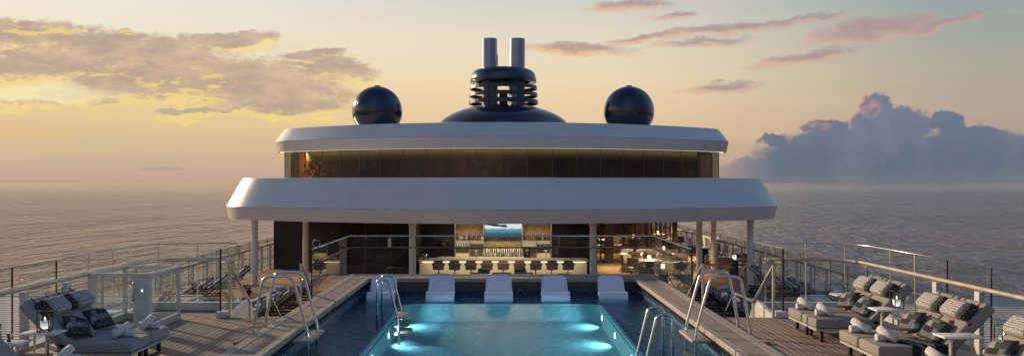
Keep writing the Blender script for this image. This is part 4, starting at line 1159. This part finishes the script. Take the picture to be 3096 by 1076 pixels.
for sg, nm in ((-1, 'left'), (1, 'right')):
    for k, y in enumerate((20.9, 22.1, 23.7, 24.9, 26.7, 28.0)):
        a = R(8) if sg < 0 else PI - R(8)
        lounger(f'striped lounger beside the {nm} wall of the pool, {ORD[k]} from the stair', sg * 6.55, y, a)
    for k, y in enumerate((21.2, 22.5, 24.6, 25.8, 27.6, 29.6)):
        lounger(f'striped lounger near the {nm} railing of the lower deck, {ORD[k]} from the kerb', sg * 9.6 if sg < 0 else 9.5, y, R(14) if sg < 0 else PI - R(10))
# side tables and towels there
st0 = None
tl0 = None
for sg, nm in ((-1, 'left'), (1, 'right')):
    for k, (x, y, w) in enumerate(((6.75, 21.5, 'between the first pair of loungers beside the pool'), (6.75, 24.3, 'between the second pair of loungers beside the pool'), (9.9, 25.2, 'between the loungers along the railing'), (9.7, 28.6, 'by the last lounger along the railing'))):
        L_ = f'small white side table {w} on the {nm}'
        if st0 is None:
            st0 = thing('side_table', L_, 'side table', (sg * x, y, LZ), 0, 'side tables on the lower deck')
            MB().rbox(-.2, .2, -.2, .2, .44, .465, .008, 2).build('table_top', TABTOP, st0)
            for a in (-.17, .17):
                for b in (-.17, .17): MB().box(a - .01, a + .01, b - .01, b + .01, .002, .44).build('leg', SATIN, st0)
        else: dup(st0, (sg * x, y, LZ), 0, L_)
    for k, (x, y, w) in enumerate(((7.2, 22.1, 'second poolside lounger from the stair'), (7.2, 24.9, 'fourth poolside lounger from the stair'), (10.2, 24.6, 'third railing lounger from the kerb'), (7.2, 28.0, 'sixth poolside lounger from the stair'))):
        L_ = f'rolled white towel on the {w}, {nm} side'
        if tl0 is None:
            tl0 = MB().tube([(-.2, 0, .06), (-.19, 0, .06), (.19, 0, .06), (.2, 0, .06)], [.04, .06, .06, .04], 14).build('rolled_towel', TOWEL); o = tl0
        else: o = tl0.copy(); C.objects.link(o)
        o.location = (sg * x, y, LZ + .43); o.rotation_euler = (0, 0, .6); tag(o, L_, 'towel', 'rolled towels on the lower loungers')

# ------------------------------------------------------------------ daybeds on the upper deck
def make_daybed(label, loc, sg, fab, top=True):
    t = thing('double_daybed', label, 'daybed', loc, 0, 'double daybeds on the upper deck', sc=(-sg, 1, 1))
    # local: foot at x=0, head toward -x (then mirrored); y 0 (near) .. 1.44
    for xa in (-.16, -1.35):
        for y0 in (.12, .82):
            lf = MB(); lf.box(xa, xa + .05, y0 - .03, y0 + .03, .03, .20); lf.box(xa, xa + .05, y0 + .47, y0 + .53, .03, .20)
            lf.box(xa, xa + .05, y0 - .03, y0 + .53, .002, .03); lf.build('sled_leg', BLACK, t)
    f = MB(); f.box(-1.55, -.01, .02, 1.42, .20, .235); f.build('frame', paint('frame_beige', (.42, .38, .32), .5) if 'frame_beige' not in bpy.data.materials else bpy.data.materials['frame_beige'], t)
    ang = math.atan2(.50, .50)
    for y0 in (0.0, .735):
        MB().rbox(-1.10, 0, y0, y0 + .70, .24, .40, .035, 4).build('mattress', fab, t)
        M = Matrix.Translation((-1.02, 0, .29)) @ Matrix.Rotation(math.radians(47), 4, 'Y') 
        M = Matrix.Translation((-1.0, 0, .26)) @ Matrix.Rotation(R(180), 4, 'Z') @ Matrix.Rotation(-R(45), 4, 'Y')
        bc = MB().rbox(0, .92, -y0 - .70, -y0, -.02, .15, .04, 4, M=M).build('back_cushion', fab, t)
        for yy in (.15, .55):
            MB().box(.66, .925, -y0 - yy - .013, -y0 - yy + .013, .151, .156, M=M).build('strap', STRAP, bc)
        # flattened roll strapped near the top of the back
        bo = MB().rbox(.50, .79, -y0 - .69, -y0 - .155, .135, .30, .078, 6, M=M).build('bolster', KNIT, t)
        MB().rbox(.503, .787, -y0 - .153, -y0 - .01, .138, .297, .070, 6, M=M).build('bolster_band', KNITD, bo)
    return t
def pillow_mesh():
    mb = MB(); n = 10; g = {}
    for s_ in (-1, 1):
        for i in range(n + 1):
            for j in range(n + 1):
                u_, v_ = 2 * i / n - 1, 2 * j / n - 1
                e = (1 - abs(u_) ** 5) * (1 - abs(v_) ** 5)
                if e <= 1e-6 and s_ == 1: g[(s_, i, j)] = g[(-1, i, j)]; continue
                pin = 1 - .08 * (abs(u_) ** 2 * (1 - abs(v_) ** 2)); pin2 = 1 - .08 * (abs(v_) ** 2 * (1 - abs(u_) ** 2))
                g[(s_, i, j)] = mb.bm.verts.new((s_ * .062 * max(e, 0) ** .5, .19 * u_ * pin2, .19 * v_ * pin))
        for i in range(n):
            for j in range(n):
                q = [g[(s_, i, j)], g[(s_, i + 1, j)], g[(s_, i + 1, j + 1)], g[(s_, i, j + 1)]]
                try: mb.bm.faces.new(q).smooth = True
                except Exception: pass
    return mb
PM = pillow_mesh().build('pillow', CAMO)
TM = MB().tube([(-.16, 0, 0), (-.155, 0, 0), (.155, 0, 0), (.16, 0, 0)], [.045, .055, .055, .045], 20).build('rolled_towel', TOWEL)
pm_first = tm_first = True
def place(src, flag, loc, rot, label, cat, group):
    o = src if flag else src.copy()
    if not flag: C.objects.link(o)
    o.location = loc; o.rotation_euler = rot; return tag(o, label, cat, group)
beds = [(-5.35, 12.43, -1, FABBLUE, 'bluish grey double daybed on the left deck, beside the white cubicle', 'left daybed by the cubicle'),
        (-5.35, 9.85, -1, FABBLUE, 'bluish grey double daybed at the near left corner, mostly out of view', 'near left corner daybed'),
        (5.30, 12.09, 1, FAB, 'beige double daybed on the right deck with a dark throw over it', 'right daybed with the throw'),
        (5.30, 14.5, 1, FAB, 'beige double daybed furthest along the right deck near the stair', 'far right daybed'),
        (5.30, 9.75, 1, FAB, 'beige double daybed at the near right corner, mostly out of view', 'near right corner daybed')]
for (x, y, sg, fab, lb, sh) in beds:
    make_daybed(lb, (x, y, 0), sg, fab)
    for k, yo in enumerate((0.0, .735)):
        w = ('near', 'far')[k]
        if sh != 'near left corner daybed': place(PM, pm_first, (x + sg * (.95 + .03 * k), y + yo + .33 + .03 * k, .575), (R((14 - 20 * k) * sg), sg * R(44), R(27 * sg - 5 * k)), f'patchwork pillow on the {w} half of the {sh}', 'pillow', 'patchwork pillows on the daybeds'); pm_first = False
        tx = x + sg * (.22 if k else .30)
        place(TM, tm_first, (tx, y + yo + .42, .457), (0, 0, R(3)), f'rolled towel lying underneath on the {w} half of the {sh}', 'towel', 'rolled towels on the daybeds'); tm_first = False
        place(TM, False, (tx - .01, y + yo + .37, .515), (R(0), R(-20), R((70, 84)[k] if sg < 0 else (118, 118)[k])), f'rolled towel laid on top, {w} half of the {sh}', 'towel', 'rolled towels on the daybeds')

# dark throw on the near right bed
def throw():
    mb = MB(); prof = [(.62, .412), (.5, .415), (.3, .412), (.12, .415), (.02, .412), (-.012, .39), (-.018, .3), (-.02, .2), (-.022, .12)]
    nx = 26; A = []
    for (y, z) in prof:
        row = []
        for k in range(nx + 1):
            x = .52 * k / nx; wv = .012 * math.sin(x * 42 + y * 7) + .008 * math.sin(x * 77 + 1)
            row.append(mb.bm.verts.new((x + (y - .2) * -.28 + .03 * math.sin(y * 9), y + (wv - .01 if y < 0 else 0), z + (abs(wv) if y >= 0 else 0))))
        A.append(row)
    for i in range(len(A) - 1):
        for k in range(nx): mb.bm.faces.new((A[i][k], A[i][k + 1], A[i + 1][k + 1], A[i + 1][k])).smooth = True
    return mb
def throwm():
    m, nt, b = newmat('throw_fabric'); x, y, z = sepxyz(nt, coords(nt)); xx = x + (y - .2) * .28
    n = noise(nt, coords(nt), 14, 4); xs_ = xx + (n - .5) * .05
    s = xs_.gt(.10) * xs_.lt(.16) + xs_.gt(.21) * xs_.lt(.33)
    nt.links.new(mixc(nt, s.mn(1.0), (.010, .012, .014, 1), (.17, .19, .17, 1)), b.inputs['Base Color']); b.inputs['Roughness'].default_value = .95; addbump(nt, b, n, .5, .01); return m
o = throw().build('throw_blanket', throwm()); o.location = (5.72, 12.09, 0); tag(o, 'black and grey striped throw draped over the near right daybed', 'throw')
o.modifiers.new('thick', 'SOLIDIFY').thickness = .012

# side tables up here
def utable(x, y, z, w, d, label, leg):
    t = thing('side_table', label, 'side table', (x, y, 0), 0, 'white side tables on the upper deck')
    MB().rbox(-w / 2, w / 2, -d / 2, d / 2, z - .028, z, .006, 2).build('table_top', TABTOP, t)
    MB().box(leg - .012, leg + .012, -.03, .03, .012, z - .03).build('leg', SATIN, t)
    MB().box(-leg - .012, -leg + .012, -d / 2 + .02, -d / 2 + .04, .012, z - .03).build('leg', SATIN, t)
    MB().box(-w / 2 + .02, w / 2 - .02, -d / 2 + .03, d / 2 - .03, .002, .012).build('base', SATIN, t)
utable(-6.42, 12.05, .62, .50, .34, 'white side table with the lantern beside the left daybed', .05)
utable(-6.72, 11.68, .54, .48, .34, 'lower white side table holding the plants at the left edge', .14)
utable(-6.62, 14.35, .55, .48, .40, 'white side table between the left daybed and the cubicle', .1)
utable(6.28, 13.98, .66, .52, .36, 'white side table with lantern behind the far right daybed back', -.1)
utable(6.55, 13.72, .56, .50, .3, 'white side table between the two right daybeds, in front', -.1)
utable(6.22, 11.72, .63, .54, .34, 'white side table carrying two red cocktails', -.1)
utable(6.72, 11.45, .52, .52, .34, 'white side table with lantern at the near right corner', .1)
utable(6.80, 17.0, .50, .50, .40, 'white side table with the plant past the far right daybed', .1)
# lanterns
def candlelight():
    m, nt, b = newmat('frosted_glow'); x, y, z = sepxyz(nt, coords(nt))
    e = z.ss(.16, .03) * .8 + .1
    nt.links.new(e.s, b.inputs['Emission Strength']); b.inputs['Emission Color'].default_value = (1, .93, .84, 1); b.inputs['Base Color'].default_value = (.75, .72, .68, 1); b.inputs['Roughness'].default_value = .4
    return m
CL = candlelight()
def lantern(x, y, z, label):
    t = thing('lantern', label, 'lantern', (x, y, z), R(8), 'black framed lanterns')
    fr = MB(); w, h = .075, .28
    for a in (-w, w):
        for b in (-w, w): fr.box(a - .006, a + .006, b - .006, b + .006, .002, h)
    for zz1 in (.004, h):
        for a in (-w, w): fr.bar((a, -w, zz1), (a, w, zz1), .012); fr.bar((-w, a, zz1), (w, a, zz1), .012)
    fr.build('frame', BLACK, t)
    MB().lathe([(0, .03), (.03, .035), (.052, .06), (.06, .10), (.06, .14), (0, .14)], seg=24).build('candle_bowl', CL, t)
    MB().lathe([(.061, .141), (.061, .24), (.057, .24), (.057, .141)], seg=24, closed=True).build('glass_chimney', GLASSB, t)
    MB().lathe([(0, .15), (.010, .165), (.006, .19), (0, .205)], seg=10).build('flame', emit('flame', (1, .72, .4, 1), 4) if 'flame' not in bpy.data.materials else bpy.data.materials['flame'], t)
lantern(-6.40, 12.05, .622, 'black framed candle lantern on the left side table')
lantern(6.42, 13.98, .662, 'black framed candle lantern between the right daybeds')
lantern(6.68, 11.45, .522, 'black framed candle lantern at the near right corner')
# plants in small glasses
LEAF = paint('leaf_green', (.05, .085, .035), .6, var=.4, scale=20)
def sprig(x, y, z, label, seed):
    t = thing('potted_sprig', label, 'plant', (x, y, z), 0, 'small plants on side tables'); r = random.Random(seed)
    MB().lathe([(0, .002), (.028, .002), (.034, .09), (.031, .09), (.026, .008), (0, .008)], seg=16).build('vase', GLASSB, t)
    MB().lathe([(0, .009), (.025, .009), (.028, .04), (0, .04)], seg=12).build('soil', paint('soil', (.2, .13, .08), .9) if 'soil' not in bpy.data.materials else bpy.data.materials['soil'], t)
    lf = MB()
    for k in range(26):
        a = r.uniform(0, 6.28); e = r.uniform(.2, 1.3); h = r.uniform(.05, .12); c = Vector((.018 * math.cos(a) * r.random() * 2, .018 * math.sin(a) * r.random() * 2, h))
        d = Vector((math.cos(a) * math.cos(e), math.sin(a) * math.cos(e), math.sin(e))); s_ = d.cross(Vector((0, 0, 1))).normalized() * .011
        L_ = r.uniform(.03, .06); p = [c, c + d * L_ * .5 + s_, c + d * L_, c + d * L_ * .5 - s_]; lf.bm.faces.new([lf.bm.verts.new(q) for q in p])
        lf.bar(c, (0, 0, .03), .002)
    lf.build('foliage', LEAF, t)
sprig(-6.66, 11.62, .542, 'small green sprig in a glass, right one on the lower left table', 1)
sprig(-6.78, 11.60, .542, 'small green sprig in a glass, left one on the lower left table', 2)
sprig(6.78, 17.0, .502, 'small leafy plant on the side table past the far right daybed', 3)
# cocktails
RED = paint('red_drink', (.30, .02, .015), .2, var=.3)
for x, y, l in ((6.20, 11.86, 'left'), (6.36, 11.70, 'right')):
    t = thing('cocktail_glass', f'stemmed glass of red cocktail, {l} one of the pair', 'cocktail', (x, y, .632), 0, 'red cocktails')
    MB().lathe([(0, 0), (.036, 0), (.005, .008), (.004, .09), (.03, .11), (.045, .15), (.04, .20), (.037, .20), (.042, .15), (.028, .113), (0, .1)], seg=20).build('bowl_and_stem', GLASSB, t)
    MB().lathe([(0, .105), (.027, .114), (.040, .15), (.039, .172), (0, .172)], seg=18).build('drink', RED, t)

# ------------------------------------------------------------------ white glazed cubicle
t = thing('glazed_cubicle', 'white framed glass cubicle with door handle and button panel on the left deck', 'cubicle', (-6.9, 16.3, 0))
X0, X1, Y0, Y1, H = -.60, .53, -.74, .78, 1.0
fr = MB(); b_ = .07
for x in (X0, X1 - b_):
    fr.box(x, x + b_, Y1 - b_, Y1, .002, H)
fr.box(X0, X0 + .16, Y0, Y0 + b_, .002, H)
for (za, zb) in ((.002, .13), (H, H + .06)):
    fr.box(X0, X1, Y0 if za > .5 else Y0 + .0, Y0 + b_ + .01, za + (.0 if za > .5 else 0), zb) if za > .5 else fr.box(X0 + .17, X1 - .31, Y0, Y0 + b_, za, zb)
    fr.box(X0, X1, Y1 - b_, Y1, za, zb) if za > .5 else fr.box(X0 + b_ + .002, X1 - b_ - .002, Y1 - b_, Y1, za, zb)
    for x in (X0, X1 - b_): fr.box(x + (.003 if x > 0 else 0), x + b_ - .003, Y0 + b_ + .012, Y1 - b_ - .002, za, zb)
fr.box(-.36, -.32, Y0 + .002, Y0 + b_ - .002, .132, H - .002)
fr.build('frame', WPOST, t, bevel=.006)
MB().box(X1 - .30, X1, Y0 - .002, Y0 + .12, .002, H - .002).build('side_panel', WPOST, t, bevel=.006)
for bx in ((X0 + .2, X1 - .31, Y0 + .02, Y0 + .03), (X0 + .06, X1 - .06, Y1 - .03, Y1 - .02), (X1 - .03, X1 - .02, Y0 + .13, Y1 - .06), (X0 + .02, X0 + .03, Y0 + .06, Y1 - .06)):
    MB().box(*bx, .135, H - .003).build('glass_panel', GLASS, t)
h_ = MB().tube([(X1 - .285, Y0 - .005, .56), (X1 - .285, Y0 - .045, .56), (X1 - .285, Y0 - .045, .90), (X1 - .285, Y0 - .005, .90)], .010, 8).build('door_handle', SATIN, t)
pn = MB().rbox(X1 - .17, X1 - .09, Y0 - .018, Y0 - .003, .62, .86, .006, 2).build('button_panel', WHITE, t)
MB().lathe([(0, 0), (.012, 0), (.012, .004), (0, .004)], M=Matrix.Translation((X1 - .13, Y0 - .019, .755)) @ Matrix.Rotation(R(90), 4, 'X'), seg=12).build('button_light', emit('button', (1, 1, 1, 1), 6), pn)

# small brown stop blocks at the foot of the coping
for sg, l in ((-1, 'left'), (1, 'right')):
    o = MB().rbox(-.06, .06, -.1, .1, 0, .045, .01, 2).build('wedge_block', paint('brown_block', (.30, .17, .10), .6) if 'brown_block' not in bpy.data.materials else bpy.data.materials['brown_block'])
    o.location = (sg * 4.43, 14.45, .002); tag(o, f'small brown wooden block by the {l} coping ladder', 'block', 'wooden blocks by the ladders')
